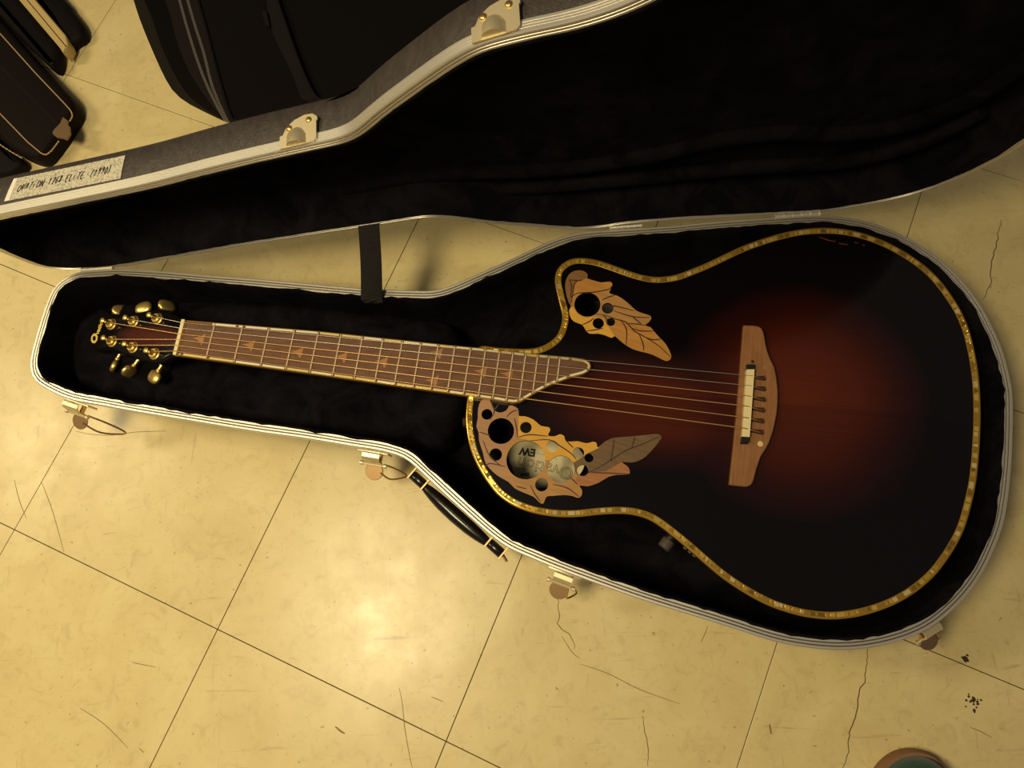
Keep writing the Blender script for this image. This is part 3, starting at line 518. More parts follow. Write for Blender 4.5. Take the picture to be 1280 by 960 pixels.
# ------------------------------------------------------------------ guitar case
ZR = .110
case = thing('guitar_case', 'open black hardshell guitar case with aluminium rims and plush lining around the sunburst guitar', 'case', (.5, -.2, 0))
RIM = smoothed(resample(catmull(D['RIM'], 5), .008), 2)
shell = obj('base_shell', sweep(RIM, [(.004, .106), (.0035, .098), (.006, .085), (.016, .030), (.021, .010), (.030, .001)], cap1=True), M_TOLEX, case, 40)
RP = [(-.0004, .0100), (-.0006, .0008), (.0003, 0), (.0022, 0), (.0026, .0011), (.0034, .0011), (.0038, 0), (.0053, 0), (.0057, .0011), (.0065, .0011), (.0069, 0), (.0090, 0), (.0094, .001), (.0094, .006), (.003, .0100)]
obj('base_rim', sweep(RIM, [(d, ZR-z) for d, z in RP], loop=True), M_ALU, case, 30, 'grooved bright aluminium rim of the lower half')
rj = [noise.noise(Vector((p.x*38, p.y*38, 0)))*.5+noise.noise(Vector((p.x*130, p.y*130, 3)))*.5 for p in RIM]
jit = lambda r, i: (rj[i]*.0046-(.0006 if rj[i] > 0 else 0) if r in (0, 1) else rj[i]*.001)
obj('base_lining', sweep(RIM, [(.0088, .1085), (.0092, .1112), (.0112, .1117), (.0126, .108), (.0132, .088), (.017, .05), (.026, .026), (.045, .020)], cap1=True, jitter=jit), M_VELVET, case, 60, 'black plush lining')
pad = [(-.035, -.035), (.12, -.03), (.30, -.055), (.40, -.075), (.44, -.09), (.45, -.16), (.425, -.235), (.36, -.222), (.20, -.19), (.0, -.145), (-.04, -.12)]
pad = smoothed(resample(catmull([Vector(p) for p in pad], 3), .01), 3)
obj('neck_pad', sweep(pad, [(-.008, .02), (-.002, .055), (.004, .066), (.014, .070), (.03, .066)], cap1=True), M_VELVET, case, 60)
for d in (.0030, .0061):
    obj('rim_groove', sweep(RIM, [(d-.00035, ZR-.0009), (d+.00035, ZR-.0009), (d+.00035, ZR-.0013), (d-.00035, ZR-.0013)], loop=True), M_GROOVE, case)  # dark strips paint the shade at the groove bottoms
LO = Vector((0, .004, ZR+.004)); TH = math.radians(86)
LWv = Vector((0, -math.cos(TH), math.sin(TH))); LNv = Vector((0, math.sin(TH), math.cos(TH))); XV = Vector((1, 0, 0))
LT = lambda s, t, d: LO+XV*s+LWv*t+LNv*d
LID = smoothed(resample(catmull([Vector(p) for p in D['LID']], 5), .008), 2)
obj('lid_shell', sweep(LID, [(.003, .004), (.0012, .008), (.0022, .028), (.004, .042), (.009, .0475), (.016, .049)], T=LT, cap1=True), M_TOLEX, case, 40)
obj('lid_rim', sweep(LID, RP, T=LT, loop=True), M_ALU, case, 30, 'bright aluminium rim of the raised lid')
for z in (.0032, .0054, .0076):
    obj('rim_ridge', sweep(LID, [(-.0009, z), (-.0009, z+.0006), (-.0004, z+.0006), (-.0004, z)], T=LT, loop=True), M_ALU, case, 30)
lj = [noise.noise(Vector((p.x*38, p.y*38, 9)))*.5+noise.noise(Vector((p.x*130, p.y*130, 5)))*.5 for p in LID]
jit2 = lambda r, i: lj[i]*.0022 if r in (0, 1) else 0
obj('lid_lining', sweep(LID, [(.0092, .002), (.0094, -.0008), (.0112, -.0012), (.013, .003), (.0165, .022), (.025, .036), (.040, .041)], T=LT, cap1=True, jitter=jit2), M_VELVET, case, 60, 'black plush lining of the lid')
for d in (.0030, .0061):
    obj('rim_groove', sweep(LID, [(d-.00035, .0009), (d+.00035, .0009), (d+.00035, .0013), (d-.00035, .0013)], T=LT, loop=True), M_GROOVE, case)  # same painted groove shade on the lid rim
fold = [(.30, .055), (.42, .085), (.56, .075), (.66, .085), (.74, .108), (.80, .112), (.86, .100), (.92, .108), (.97, .15), (.985, .22)]
fo = catmull([Vector(p) for p in fold], 6, False)
obj('lining_fold', tube([LT(p.x, p.y, .040) for p in fo], .010, 10), M_VELVET, case, 60)
fold2 = [(.50, .045), (.64, .045), (.78, .05), (.88, .045), (.95, .075), (.985, .13)]
obj('lining_fold', tube([LT(p.x, p.y, .035) for p in catmull([Vector(p) for p in fold2], 6, False)], .009, 10), M_VELVET, case, 60)
# hinges
for x0, x1, y in ((-.012, .026, .0012), (.632, .668, .0035), (.822, .872, .0012)):
    h = obj('hinge', joined(tube([(x0, y+.0008, ZR-.001), (x1, y+.0008, ZR-.001)], .0024, 8), box(((x0+x1)/2, y+.0010, ZR-.007), x1-x0, .002, .011)), M_ALU, case, 30)
    k = 5
    for q in range(k+1):
        x = x0+(x1-x0)*q/k; obj('knuckle', lathe((x-.0008, y+.0008, ZR-.001), XV, [(.0028, 0), (.0028, .0016)], 8), M_NICKEL, h, 30)
# strap between lid and base
a0, a1 = Vector((.3366, -.0645, .1085)), Vector((.3618, -.0668, .1085))
b0, b1 = LT(D['STRAPL'][0][0], .0515, -.0012), LT(D['STRAPL'][1][0], .0555, -.0012)
V = []; n = 14
rows = [(a0+Vector((.001, -.001, -.006)), a1+Vector((-.001, -.001, -.006)))]
for i in range(n+1):
    t_ = i/n; sag = -.004*math.sin(math.pi*t_)
    rows.append((a0.lerp(b0, t_)+Vector((0, 0, .0045*(1-t_)+sag)), a1.lerp(b1, t_)+Vector((0, 0, .0045*(1-t_)+sag))))
rows.append((LT(D['STRAPL'][0][0], .0545, .0010), LT(D['STRAPL'][1][0], .0585, .0010)))
F = []
for (p, q) in rows: V += [p, q]
for (p, q) in rows: V += [p+Vector((0, .0012, .0012)), q+Vector((0, .0012, .0012))]
R2 = len(rows)*2
for i in range(len(rows)-1):
    a = 2*i; F += [(a, a+1, a+3, a+2), (R2+a, R2+a+2, R2+a+3, R2+a+1), (a, a+2, R2+a+2, R2+a), (a+1, R2+a+1, R2+a+3, a+3)]
F += [(0, R2, R2+1, 1), (R2-2, R2-1, 2*R2-1, 2*R2-2)]
obj('strap', (V, F), M_WEB, case, 60, 'black woven strap holding the lid upright')
# latches on the lower half
def nearest(pts, p):
    i = min(range(len(pts)), key=lambda k: (pts[k]-Vector(p)).length); t = (pts[(i+2) % len(pts)]-pts[i-2]).normalized()
    nrm = inner_normals(pts)[i]; return pts[i], (t if t.x > 0 else -t), -nrm
for k, p in enumerate(D['LATCH']):
    q, e, o_ = nearest(RIM, p); e3 = Vector((e.x, e.y, 0)); o3 = Vector((o_.x, o_.y, 0)); Z = Vector((0, 0, 1))
    L_ = lambda a, b, z: Vector((q.x, q.y, 0))+e3*a+o3*b+Z*z
    la = obj('latch', box(L_(0, .0012, .086), .036, .0024, .018, e3, o3, Z, .0006), M_NICKEL, case, 30)
    arc = [(0.0042, .1005), (.0085, .1000), (.0115, .0965), (.0125, .091), (.0125, .082)]
    V = []; F = []
    for (b, z) in arc: V += [L_(-.010, b, z), L_(.010, b, z), L_(-.010, b-.0013, z-.0013), L_(.010, b-.0013, z-.0013)]
    for i in range(len(arc)-1):
        a = 4*i; F += [(a, a+1, a+5, a+4), (a+2, a+6, a+7, a+3), (a, a+4, a+6, a+2), (a+1, a+3, a+7, a+5)]
    F += [(0, 2, 3, 1), (4*len(arc)-4, 4*len(arc)-3, 4*len(arc)-1, 4*len(arc)-2)]
    obj('hook_bracket', (V, F), M_NICKEL, la, 30)
    obj('arm', joined(box(L_(-.009, .006, .088), .0022, .012, .006, e3, o3, Z), box(L_(.009, .006, .088), .0022, .012, .006, e3, o3, Z)), M_BRASS, la)
    tilt = (Z*.93+o3*.36).normalized()
    obj('thumb_tongue', lathe(L_(0, .0205, .072), tilt, [(.0100, -.0008), (.0106, -.0003), (.0106, .0003), (.0100, .0008)], 24), M_BRASS if k != 0 else M_BRASS, la, 40, 'round dull bronze thumb tongue')
    obj('pivot', joined(tube([L_(-.0145, .014, .082), L_(.0145, .014, .082)], .0016, 8), lathe(L_(-.0145, .014, .082), e3, [(.0026, -.001), (.0026, .002)], 10), lathe(L_(.0145, .014, .082), e3, [(.0026, -.002), (.0026, .001)], 10)), M_NICKEL, la, 40)
    far = .042 if k == 0 else (.030 if k == 1 else .018)
    loop = catmull([L_(.010, .022, .080), L_(far*.62, .026, .066), L_(far, .020, .050), L_(far+.001, .016, .048), L_(far*.7, .013, .066), L_(.012, .012, .080)], 4, False)
    obj('wire_bail', tube(loop, .0011, 6), M_BRASS, la, 60)
# handle
h0 = Vector((*D['HANDLE'][0], .060)); h1 = Vector((*D['HANDLE'][1], .060)); hd = (h1-h0).normalized(); hl = (h1-h0).length
ho = Vector((hd.y, -hd.x, 0)); ho = ho if ho.y < 0 else -ho
hp = lambda f, b=0, z=0: h0+hd*hl*f+ho*b+Vector((0, 0, z))
hg = obj('handle', tube([hp(f, .0025*math.sin(math.pi*f)) for f in (.13, .16, .24, .34, .5, .66, .76, .84, .87)], [.0048, .0058, .0072, .0082, .0086, .0082, .0072, .0058, .0048], 16), M_GRIP, case, 60, 'glossy black moulded carrying handle')
for f0, f1 in ((-.03, .12), (.88, 1.03)):
    obj('handle_end', tube([hp(f0), hp(f0+.01), hp(f1-.01), hp(f1)], [.0046, .0058, .0058, .0046], 14), M_GRIP, hg, 50)
for f in (-.035, .125, .875, 1.035):
    obj('handle_pin', box(hp(f, -.007, .004), .0016, .026, .006, hd, ho, (0, 0, 1)), M_BRASS, hg)
obj('handle_pin', tube([hp(1.03, 0), hp(1.10, .003)], .0018, 8), M_BRASS, hg)
for f in (.045, .955): obj('handle_base', box(hp(f, -.0155, .002), .026, .004, .016, hd, ho), M_NICKEL, hg)
# catch plates on the lid
for s_, t_ in D['CATCH']:
    q, e, o_ = nearest(LID, (s_, t_))
    K = lambda a, d, up: LT(q.x+e.x*a+o_.x*up, q.y+e.y*a+o_.y*up, d)
    outl = [(-.0185, .0005), (-.0185, .0125), (-.0155, .013), (-.012, .020), (-.004, .0255), (.006, .0285), (.014, .028), (.0185, .0245), (.0190, .0215), (.0178, .0210), (.0178, .0045), (.0150, .0015), (.006, .0008), (-.012, .0005)]
    T = lambda x, y, z: K(x, y, z)
    cp = obj('catch_plate', plate([Vector(p) for p in outl], .0009, .0026, T=T), M_NICKEL, case, 0, 'bright catch plate on the lid wall')
    n = 9; V = []; F = []
    for i in range(n+1):
        a = -.0115+.0190*i/n; hgt = .0026+.0070*math.sin(math.pi*min(1, max(0, i/n)))**.6
        base_y = .0165*math.sin(math.pi*(.08+.84*i/n))**.5
        V += [K(a, .0015, .0026), K(a, .0015, hgt), K(a, base_y*.75, hgt*.92), K(a, base_y+.002, .0026)]
    for i in range(n):
        a = 4*i; F += [(a, a+1, a+5, a+4), (a+1, a+2, a+6, a+5), (a+2, a+3, a+7, a+6)]
    F += [(0, 1, 2, 3), (4*n, 4*n+3, 4*n+2, 4*n+1)]
    obj('keeper_hood', (V, F), M_NICKEL, cp, 60)
    for a, d in ((.0105, .0225), (-.0090, .0185)):
        obj('rivet', lathe(K(a, d, .0022), (K(0, 0, 1)-K(0, 0, 0)), [(.0030, 0), (.0030, .0008), (.0022, .0016), (.0008, .0018)], 14), M_RIVET, cp, 50)
# written label on the lid wall
p1 = LT(.095, .166, 0); p2 = LT(.302, .216, 0); e = (p2-p1).normalized(); outw = LNv.cross(e); outw = outw if outw.z > 0 else -outw
def lid_top(s):
    best = None
    for a, b in zip(LID, LID[1:]+LID[:1]):
        if (a.x-s)*(b.x-s) <= 0 and a.x != b.x:
            t = a.y+(b.y-a.y)*(s-a.x)/(b.x-a.x); best = t if best is None or t > best else best
    return best
def WT(a, d, h):
    s = .095+e.x*a; return LT(s, lid_top(max(s, -.045))-(.0012+(d-.010)/.018*.001 if d < .028 else .0022+(d-.028)/.014*.0018), d)+outw*(h+.0003)
def quad_plate(A, B, C, Dd, z0, z1, T, n=18):
    V = []; F = []
    for z in (z1, z0):
        for i in range(n+1):
            for j in range(3):
                q = A.lerp(B, i/n).lerp(Dd.lerp(C, i/n), j/2); V.append(T(q.x, q.y, z))
    o = 3*(n+1)
    for i in range(n):
        for j in range(2): a = 3*i+j; F += [(a, a+1, a+4, a+3), (o+a, o+a+3, o+a+4, o+a+1)]
        F += [(3*i, 3*i+3, o+3*i+3, o+3*i), (3*i+2, o+3*i+2, o+3*i+5, 3*i+5)]
    F += [(0, o, o+1, 1), (1, o+1, o+2, 2), (3*n, 3*n+1, o+3*n+1, o+3*n), (3*n+1, 3*n+2, o+3*n+2, o+3*n+1)]
    return V, F
st = [Vector(p) for p in D['STICK']]
lb = obj('paper_label', quad_plate(st[0], st[1], st[2], st[3], 0, .0005, WT), M_PAPER, case, 0, 'speckled grey paper label with handwriting')
A, Bp, Cp, Dp = st
obj('label_edge', quad_plate(A, A+(Bp-A)*.035, Dp+(Cp-Dp)*.045, Dp, .0005, .0008, WT, 3), M_PAPER2, lb)
ribs = []; x = 0
seq = [('OVATiON', .82), ('1768', .85), ('ELiTE', .80), ('(1990)', .82)]; starts = [.085, .362, .515, .735]; ends = [.325, .485, .68, .91]
for (wd, _), s0, s1 in zip(seq, starts, ends):
    k = len(wd)
    for i, ch in enumerate(wd):
        u0 = s0+(s1-s0)*i/k; cw = (s1-s0)/k*1.12; jy = random.uniform(-.03, .03)
        for st_ in GLY[ch]:
            pp = []
            for gx, gy in st_:
                u = u0+cw*gx+.009*gy; v = .36+jy+.27*gy*(1 if ch not in '()' else .95)
                top = A.lerp(Bp, u); bot = Dp.lerp(Cp, u); pp.append(bot.lerp(top, v))
            ribs.append(ribbon(catmull(pp, 3, False) if len(pp) > 2 else pp, .00080, .0005, .0003, T=WT, taper=False))
obj('handwriting', joined(*ribs), M_INK, lb, 0, 'black handwriting OVATION 1768 ELITE (1990)')
# ------------------------------------------------------------------ guitar
ZS = .106
gt = thing('acoustic_guitar', 'dark sunburst acoustic guitar with gold edging and carved leaf soundholes lying in the open case', 'guitar', (.6, -.25, .02))
BODY = smoothed(resample(catmull(D['BODY'], 4), .005), 1)
UHC = [circle(*h) for h in D['UH']]; LHC = [circle(*h) for h in D['LH']]
bc = Vector((.74, -.24))
def bowl():
    V = []; F = []; n = len(BODY)
    ins = offset(BODY, .0015)
    for z, k in ((.1045, 1), (.096, .995), (.080, .98), (.060, .962), (.042, .94), (.031, .905), (.0265, .86)):
        for p in ins:
            q = bc+(p-bc)*k; V.append((q.x, q.y, z+max(0, (.66-q.x)/.2)*.020*(1-(z-.0265)/.078)))
    for r in range(6):
        for i in range(n): F.append((r*n+i, r*n+(i+1) % n, (r+1)*n+(i+1) % n, (r+1)*n+i))
    F.append(tuple(range(6*n, 7*n))); return V, F
obj('body_bowl', bowl(), M_BOWL, gt, 60, 'black moulded round back')
obj('soundboard', plate(offset(BODY, .0022), ZS-.003, ZS, UHC+LHC), M_SUN, gt, 0, 'glossy sunburst top shading from red brown to black')
bd = obj('binding', sweep(BODY, [(.0020, .0985), (-.0004, .0990), (-.0009, .1035), (-.0006, .1062), (.0004, .1070), (.0020, .1070), (.0026, .1064), (.0056, .1064), (.0060, .1066), (.0066, .1064), (.0066, .1055)], loop=True), M_AMBER, gt, 40, 'amber edge binding set with abalone pieces')
fine = resample(BODY, .0012); N = inner_normals(fine); i = 0; n = len(fine)
while i < n-3:
    k = random.choice((3, 4, 5, 6, 8)); k = min(k, n-1-i)
    tl = random.uniform(-.0003, .0003); V = []; F = []
    for j in range(i, i+k, 2):
        for d, z in ((.0016, .1060), (.0016, .1072+tl), (.0056, .1069-tl), (.0056, .1060)):
            p = fine[j]+N[j]*d; V.append((p.x, p.y, z))
    m_ = len(V)//4
    for j in range(m_-1):
        a = 4*j; F += [(a, a+4, a+5, a+1), (a+1, a+5, a+6, a+2), (a+2, a+6, a+7, a+3)]
    F += [(0, 1, 2, 3), (4*m_-4, 4*m_-1, 4*m_-2, 4*m_-3)]
    obj('abalone_piece', (V, F), random.choice(PEARL), bd)
    i += k
# leaf rosettes
def rosette(outer, holes, regions, mats, default, veins, label):
    o = resample(catmull([Vector(p) for p in outer], 2), .0016); 
    vs, fs = cdt(o, holes, regions)
    groups = {}
    for f, c in fs:
        g = next((i for i, r in enumerate(regions) if pip(c, r)), -1); groups.setdefault(g, []).append(f)
    r = None
    for g in sorted(groups):
        vf = prism(vs, groups[g], ZS-.0004, ZS+.0008)
        m_ = LEAF[mats[g] if g >= 0 else default]
        if r is None: r = obj('leaf_rosette', vf, m_, gt, 0, label)
        else: obj('leaf', vf, m_, r)
    for v in veins:
        obj('leaf_vein', ribbon(catmull([Vector(p) for p in v], 4, False), .0014, ZS+.0007, .00025), M_VEIN, r)
    return r
rosette(D['UF'], UHC, [[Vector(p) for p in D['UP%d' % i]] for i in range(4)], ['brown', 'orange', 'yellow', 'orange'], 'tan', D['UV'], 'small cluster of inlaid wood leaves with four round holes')
rosette(D['LF'], LHC, [[Vector(p) for p in D['LP%d' % i]] for i in range(5)], ['pinkish', 'yellow', 'yellow', 'olive', 'rust'], 'tan', D['LV'], 'large cluster of inlaid wood leaves with eleven round holes')
# paper label inside the bowl
oc = Vector(D['OVAL'][0]); ax_ = Vector(D['OVAL'][1])-oc; ay_ = Vector(D['OVAL'][2])-oc
ov = [oc+ax_*math.cos(a*math.pi/20)+ay_*math.sin(a*math.pi/20) for a in range(40)]
sl = obj('sound_label', plate(ov, .0440, .0446), M_LABELIN, gt, 0, 'oval cream paper label seen through the soundholes')
def along(p, q, flip=1):
    p, q = Vector(p), Vector(q); d = (q-p).normalized(); nrm = Vector((-d.y, d.x))
    return d, nrm
d_, n_ = along(*D['OTEXT']); L_ = (Vector(D['OTEXT'][1])-Vector(D['OTEXT'][0])).length
(_, w0) = text_vf('Ovation', .02, lambda x, y, z: Vector((x, y, z)), outline=.0002)
TT = lambda x, y, z: Vector((*(Vector(D['OTEXT'][0])+d_*x+n_*y), .0448+z))
(vf, _) = text_vf('Ovation', .02*L_/w0, TT, outline=.00032)
obj('lettering', vf, M_LBLLINE, sl, 0, 'outlined lettering Ovation')
d_, n_ = along(*D['NTEXT']); T2 = lambda x, y, z: Vector((*(Vector(D['NTEXT'][0])+d_*x+n_*y), .0448+z))
(vf, _) = text_vf('EW', .0125, T2, bold=.0005); obj('lettering', vf, M_INK, sl)
obj('label_rule', ribbon(D['OLINE'], .0005, .0446, .0002), M_LBLLINE, sl)
ex_, ey_ = D['EMBLEM'][0]
obj('emblem', plate([Vector((ex_+.0055*math.cos(a), ey_+.0022*math.sin(a)+.001*math.sin(3*a))) for k, a in enumerate([i*math.pi/9 for i in range(18)])], .0446, .0449), M_LBLLINE, sl)  # dark smudge standing for illegible letters and the shadow on the label
# neck, fretboard
NB = [Vector(p) for p in D['NUTS']]; nm = (NB[0]+NB[1])/2; sm_ = sum((Vector(p) for p in D['SADDLE']), Vector((0, 0)))/6
ax = (sm_-nm).normalized(); ay = Vector((-ax.y, ax.x)); SL = (sm_-nm).length
BOARD = [Vector(p) for p in D['BOARD']]
def halfw(x):   # board edges at a distance from the nut
    o = nm+ax*x; hits = []
    n = len(BOARD)
    for i in range(n):
        a, b = BOARD[i]-o, BOARD[(i+1) % n]-o
        xa, xb = a.dot(ax), b.dot(ax)
        if (xa > 0) != (xb > 0): f = xa/(xa-xb); hits.append((a+(b-a)*f).dot(ay))
    return (min(hits), max(hits)) if len(hits) >= 2 else None
V = []; F = []; st_ = [.002+.352*i/16 for i in range(17)]; m_ = 9
for k, x in enumerate(st_):
    lo, hi = halfw(x); c = (lo+hi)/2; w_ = (hi-lo)/2*.985
    for j in range(m_):
        a = math.pi*j/(m_-1); p = nm+ax*x+ay*(c+w_*math.cos(a)); V.append((p.x, p.y, .108-.021*math.sin(a)))
for k in range(16):
    for j in range(m_-1): F.append((k*m_+j, k*m_+j+1, (k+1)*m_+j+1, (k+1)*m_+j))
    F.append((k*m_, (k+1)*m_, (k+1)*m_+m_-1, k*m_+m_-1))
F += [tuple(range(m_)), tuple(range(16*m_, 17*m_))]
obj('neck', (V, F), M_NECK, gt, 50)
fb = obj('fretboard', plate(BOARD, .1062, .1140), M_ROSE, gt, 0, 'rosewood fretboard edged with pearl')
BF = resample(BOARD, .0012); NBF = inner_normals(BF)
obj('board_edge', sweep(BF, [(.0010, .1070), (-.0004, .1072), (-.0004, .1138), (.0004, .1143), (.0010, .1143), (.0012, .1136)], loop=True), M_AMBER, fb, 0, 'amber edge of the fretboard')
nf = 21; fx_ = [SL*(1-2**(-k/12)) for k in range(nf+1)]
i = 0; n = len(BF)
def fretzone(p):
    x = (p-nm).dot(ax); return any(abs(x-f) < .0014 for f in fx_)
while i < n-2:
    k = i
    while k < n-1 and k-i < 26 and not (fretzone(BF[k]) and k-i > 5): k += 1
    if (BF[i]-nm).dot(ax) > .004 and k-i >= 4:
        V = []; F = []; idx = list(range(i+1, k, 3))+[k-1]
        for j in idx:
            for d, z in ((.0008, .1138), (.0008, .1145), (.0030, .1145), (.0030, .1138)):
                p = BF[j]+NBF[j]*d; V.append((p.x, p.y, z))
        q_ = len(idx)
        for j in range(q_-1):
            a = 4*j; F += [(a, a+4, a+5, a+1), (a+1, a+5, a+6, a+2), (a+2, a+6, a+7, a+3)]
        F += [(0, 1, 2, 3), (4*q_-4, 4*q_-1, 4*q_-2, 4*q_-3)]
        obj('pearl_piece', (V, F), random.choice(PEARL2), fb)
    i = k+1
for k in range(1, nf):
    h = halfw(fx_[k])
    if not h: continue
    lo, hi = h
    a = nm+ax*fx_[k]+ay*(lo+.0012); b = nm+ax*fx_[k]+ay*(hi-.0012)
    obj('fret', tube([(a.x, a.y, .1143), (b.x, b.y, .1143)], .0011, 8), M_FRET, fb, 60)
for x, y in D['INLAY']:
    c = Vector((x, y)); s_ = .00105
    pts = [(-9, 0), (-3, -1.4), (2, -4), (5.2, -7.4), (4.6, 0), (4.8, 3), (3.2, 7.2), (.5, 3.6), (-3, 1.2)]
    obj('arrow_inlay', plate([c+ax*(px*s_)-ay*(py*s_) for px, py in pts], .1138, .1143), M_INLAY, fb)
nu = (NB[1]-NB[0]); nd = nu.normalized()
obj('nut', box(((nm-ax*.0022).x, (nm-ax*.0022).y, .1132), nu.length+.001, .0044, .0070, (nd.x, nd.y, 0), (ax.x, ax.y, 0), bev=.0006), M_SADDLE, gt, 0, 'bone nut')
# headstock
HO, HX, HY, HN = (Vector(D[k]) for k in ('HO', 'HX', 'HY', 'HN'))
HT = lambda x, y, z: HO+HX*x+HY*y+HN*z
HD = smoothed(resample(catmull([Vector(p) for p in D['HEAD']], 4), .003), 2)
M_HEAD = mat('headstock_lacquer', (.01, .005, .004), .12, 0, .5); t = NT(M_HEAD); g = t.n('ShaderNodeNewGeometry')
hc = HT(.046, -.001, 0)
dd, _ = ellipse(t, g.outputs['Position'], (hc.x, hc.y), .060, .0155, math.atan2(HX.y, HX.x))
t.out('Base Color', t.ramp(dd, [(.0, (.085, .022, .010)), (.6, (.065, .016, .008)), (.95, (.012, .006, .005)), (1, (.006, .005, .005))]))
hs = obj('headstock', sweep(HD, [(.006, -.016), (.001, -.012), (0, -.005), (.0012, -.0022), (.0038, -.0004), (.0055, 0)], T=HT, cap0=True, cap1=True), M_HEAD, gt, 30, 'black lacquered headstock with reddish centre')
# script logo
l0, l1 = Vector(D['LOGO'][0]), Vector(D['LOGO'][1]); ld = (l1-l0).normalized(); ln = Vector((-ld.y, ld.x))
if ln.x < 0: ln = -ln
def LGT(x, y, z): q = l0+ld*x+ln*y; return HT(q.x, q.y, .0001+z)
Lw = (l1-l0).length
(v1, w1) = text_vf('O', .0150, LGT, .3, ext=.0003, bold=.0007)
LG2 = lambda x, y, z: LGT(x+w1*.92, y+.0008, z)
(_, w2) = text_vf('vation', .01, FLAT, .3, ext=.0003)
(v2, w2) = text_vf('vation', .01*(Lw-w1*.92)/w2, LG2, .3, ext=.0003, bold=.0003)
M_LOGO = mat('gold_leaf_script', (.95, .72, .16), .35, .4)
obj('script_logo', joined(v1, v2), M_LOGO, hs, 0, 'gold script lettering Ovation')
# six tuning machines
spins = [.9, .2, 1.2, .7, 1.45, .15]
for k in range(6):
    px_, py_ = D['POST'][k]; bx_, by_ = D['BUTTON'][k]
    tm_ = obj('tuning_machine', joined(lathe(HT(px_, py_, 0), HN, [(.0072, 0), (.0072, .0010), (.0058, .0016), (.0058, .0040), (.0050, .0048)], 6 if False else 22)), M_GOLD, gt, 40, 'gold tuning machine')
    obj('peg_post', lathe(HT(px_, py_, .0045), HN, [(.0036, 0), (.0030, .0022), (.0024, .0046), (.0026, .0074), (.0034, .0086), (.0034, .0104), (.0022, .0112)], 16), M_GOLD, tm_, 50)
    b0 = HT(px_, py_, -.017); b1 = HT(bx_, by_, -.017); dr = (b1-b0).normalized(); tip = b1-dr*.007
    obj('gear_shaft', joined(tube([b0+dr*.004, tip], .0021, 10), lathe(tip-dr*.0035, dr, [(.0014, 0), (.0030, .0015), (.0030, .0030), (.0018, .0045)], 12)), M_GOLD, tm_, 50)
    sd = dr.cross(HN).normalized(); th_ = dr.cross(sd).normalized(); a = spins[k]
    s1 = sd*math.cos(a)+th_*math.sin(a); s2 = dr.cross(s1)
    V = []; F = []; nu_, nv_ = 14, 9
    for i in range(nv_):
        ph = math.pi*i/(nv_-1)
        for j in range(nu_):
            an = 2*math.pi*j/nu_; cx_, sx_ = math.cos(an), math.sin(an)
            kx = .0110*math.copysign(abs(cx_)**.75, cx_)*math.sin(ph)**.6; kz = .0038*math.copysign(abs(sx_)**.75, sx_)*math.sin(ph)**.6
            V.append(b1+dr*(-.0080*math.cos(ph)+.001)+s1*kx+s2*kz)
    for i in range(nv_-1):
        for j in range(nu_): F.append((i*nu_+j, i*nu_+(j+1) % nu_, (i+1)*nu_+(j+1) % nu_, (i+1)*nu_+j))
    obj('tuner_button', (V, F), M_GOLD, tm_, 50)
# bridge
BR = resample([Vector(p) for p in D['BRIDGE']], .0025)
SLP = [Vector(p) for p in D['SLOT']]; SAD = [Vector(p) for p in D['SADDLE']]
slots = []
for s_, q in zip(SAD, SLP):
    d = (q-s_).normalized(); nn = Vector((-d.y, d.x)); c0 = s_+d*.0085; c1 = q+d*.0004; r_ = .0030
    slots.append([c0+nn*.0016, c0-nn*.0016]+[c1+(d*math.cos(a)-nn*math.sin(a)*-1)*r_ for a in [(-math.pi/2)+math.pi*i/8 for i in range(9)]])
brg = obj('bridge', joined(sweep(BR, [(0, ZS), (0, .1118), (.0010, .1126)]), plate(offset(BR, .0010), ZS+.0002, .1126, slots)), M_BRIDGE, gt, 20, 'walnut bridge with bone saddle')
for sl_ in slots: obj('string_slot', plate(sl_, ZS+.0002, .1095), M_VEIN, brg)
sb = [Vector(p) for p in D['SADDLEBOX']]; cp_ = [Vector(p) for p in D['SADCAP']]
obj('saddle', plate(sb, .111, .1190), M_SADDLE, brg, 0, 'bone saddle')
grow = lambda q, f: [sum(q, Vector((0, 0)))/4+(p-sum(q, Vector((0, 0)))/4)*f for p in q]
full = [cp_[0], cp_[1], cp_[2], cp_[3]]
obj('saddle_channel', plate(grow(full, 1.03), .112, .1131), M_CAP, brg)
for a, b, c, d in ((cp_[0], cp_[1], sb[1], sb[0]), (sb[3], sb[2], cp_[2], cp_[3])):
    obj('saddle_end', plate([a, b, c, d], .112, .1172), M_CAP, brg, 0, 'black saddle end')
for k, (x, y) in enumerate(D['DOT']):
    obj('bridge_dot', lathe((x, y, .1122), (0, 0, 1), [(.0030 if k < 2 else .0018, 0), (.0030 if k < 2 else .0018, .0007), (.001, .0008)], 16), M_INLAY if k == 0 else (M_IVORY if k == 1 else M_VEIN), brg, 40)
# strings
for k in range(6):
    f = .09+.82*k/5; p = NB[0].lerp(NB[1], f); nz_ = .1168
    pi = [2, 1, 0, 3, 4, 5][k]; pk = HT(*D['POST'][pi], .0085)
    s_ = SAD[k]; q = SLP[k]; d = (q-s_).normalized(); q0 = q-d*.001
    pts = [pk, Vector((*(p-ax*.0044), nz_)), Vector((*(p), nz_)), Vector((s_.x, s_.y, .1197)), Vector((*(s_+d*.003), .1194)), Vector((q0.x, q0.y, .1105)), Vector((q.x, q.y, .1085))]
    obj('string', tube(pts, [.00034, .00040, .00052, .00056, .00062, .00068][k], 6), M_STEEL if k < 2 else M_WIRE, gt, 60, 'plain steel string' if k < 2 else 'wound bronze string')
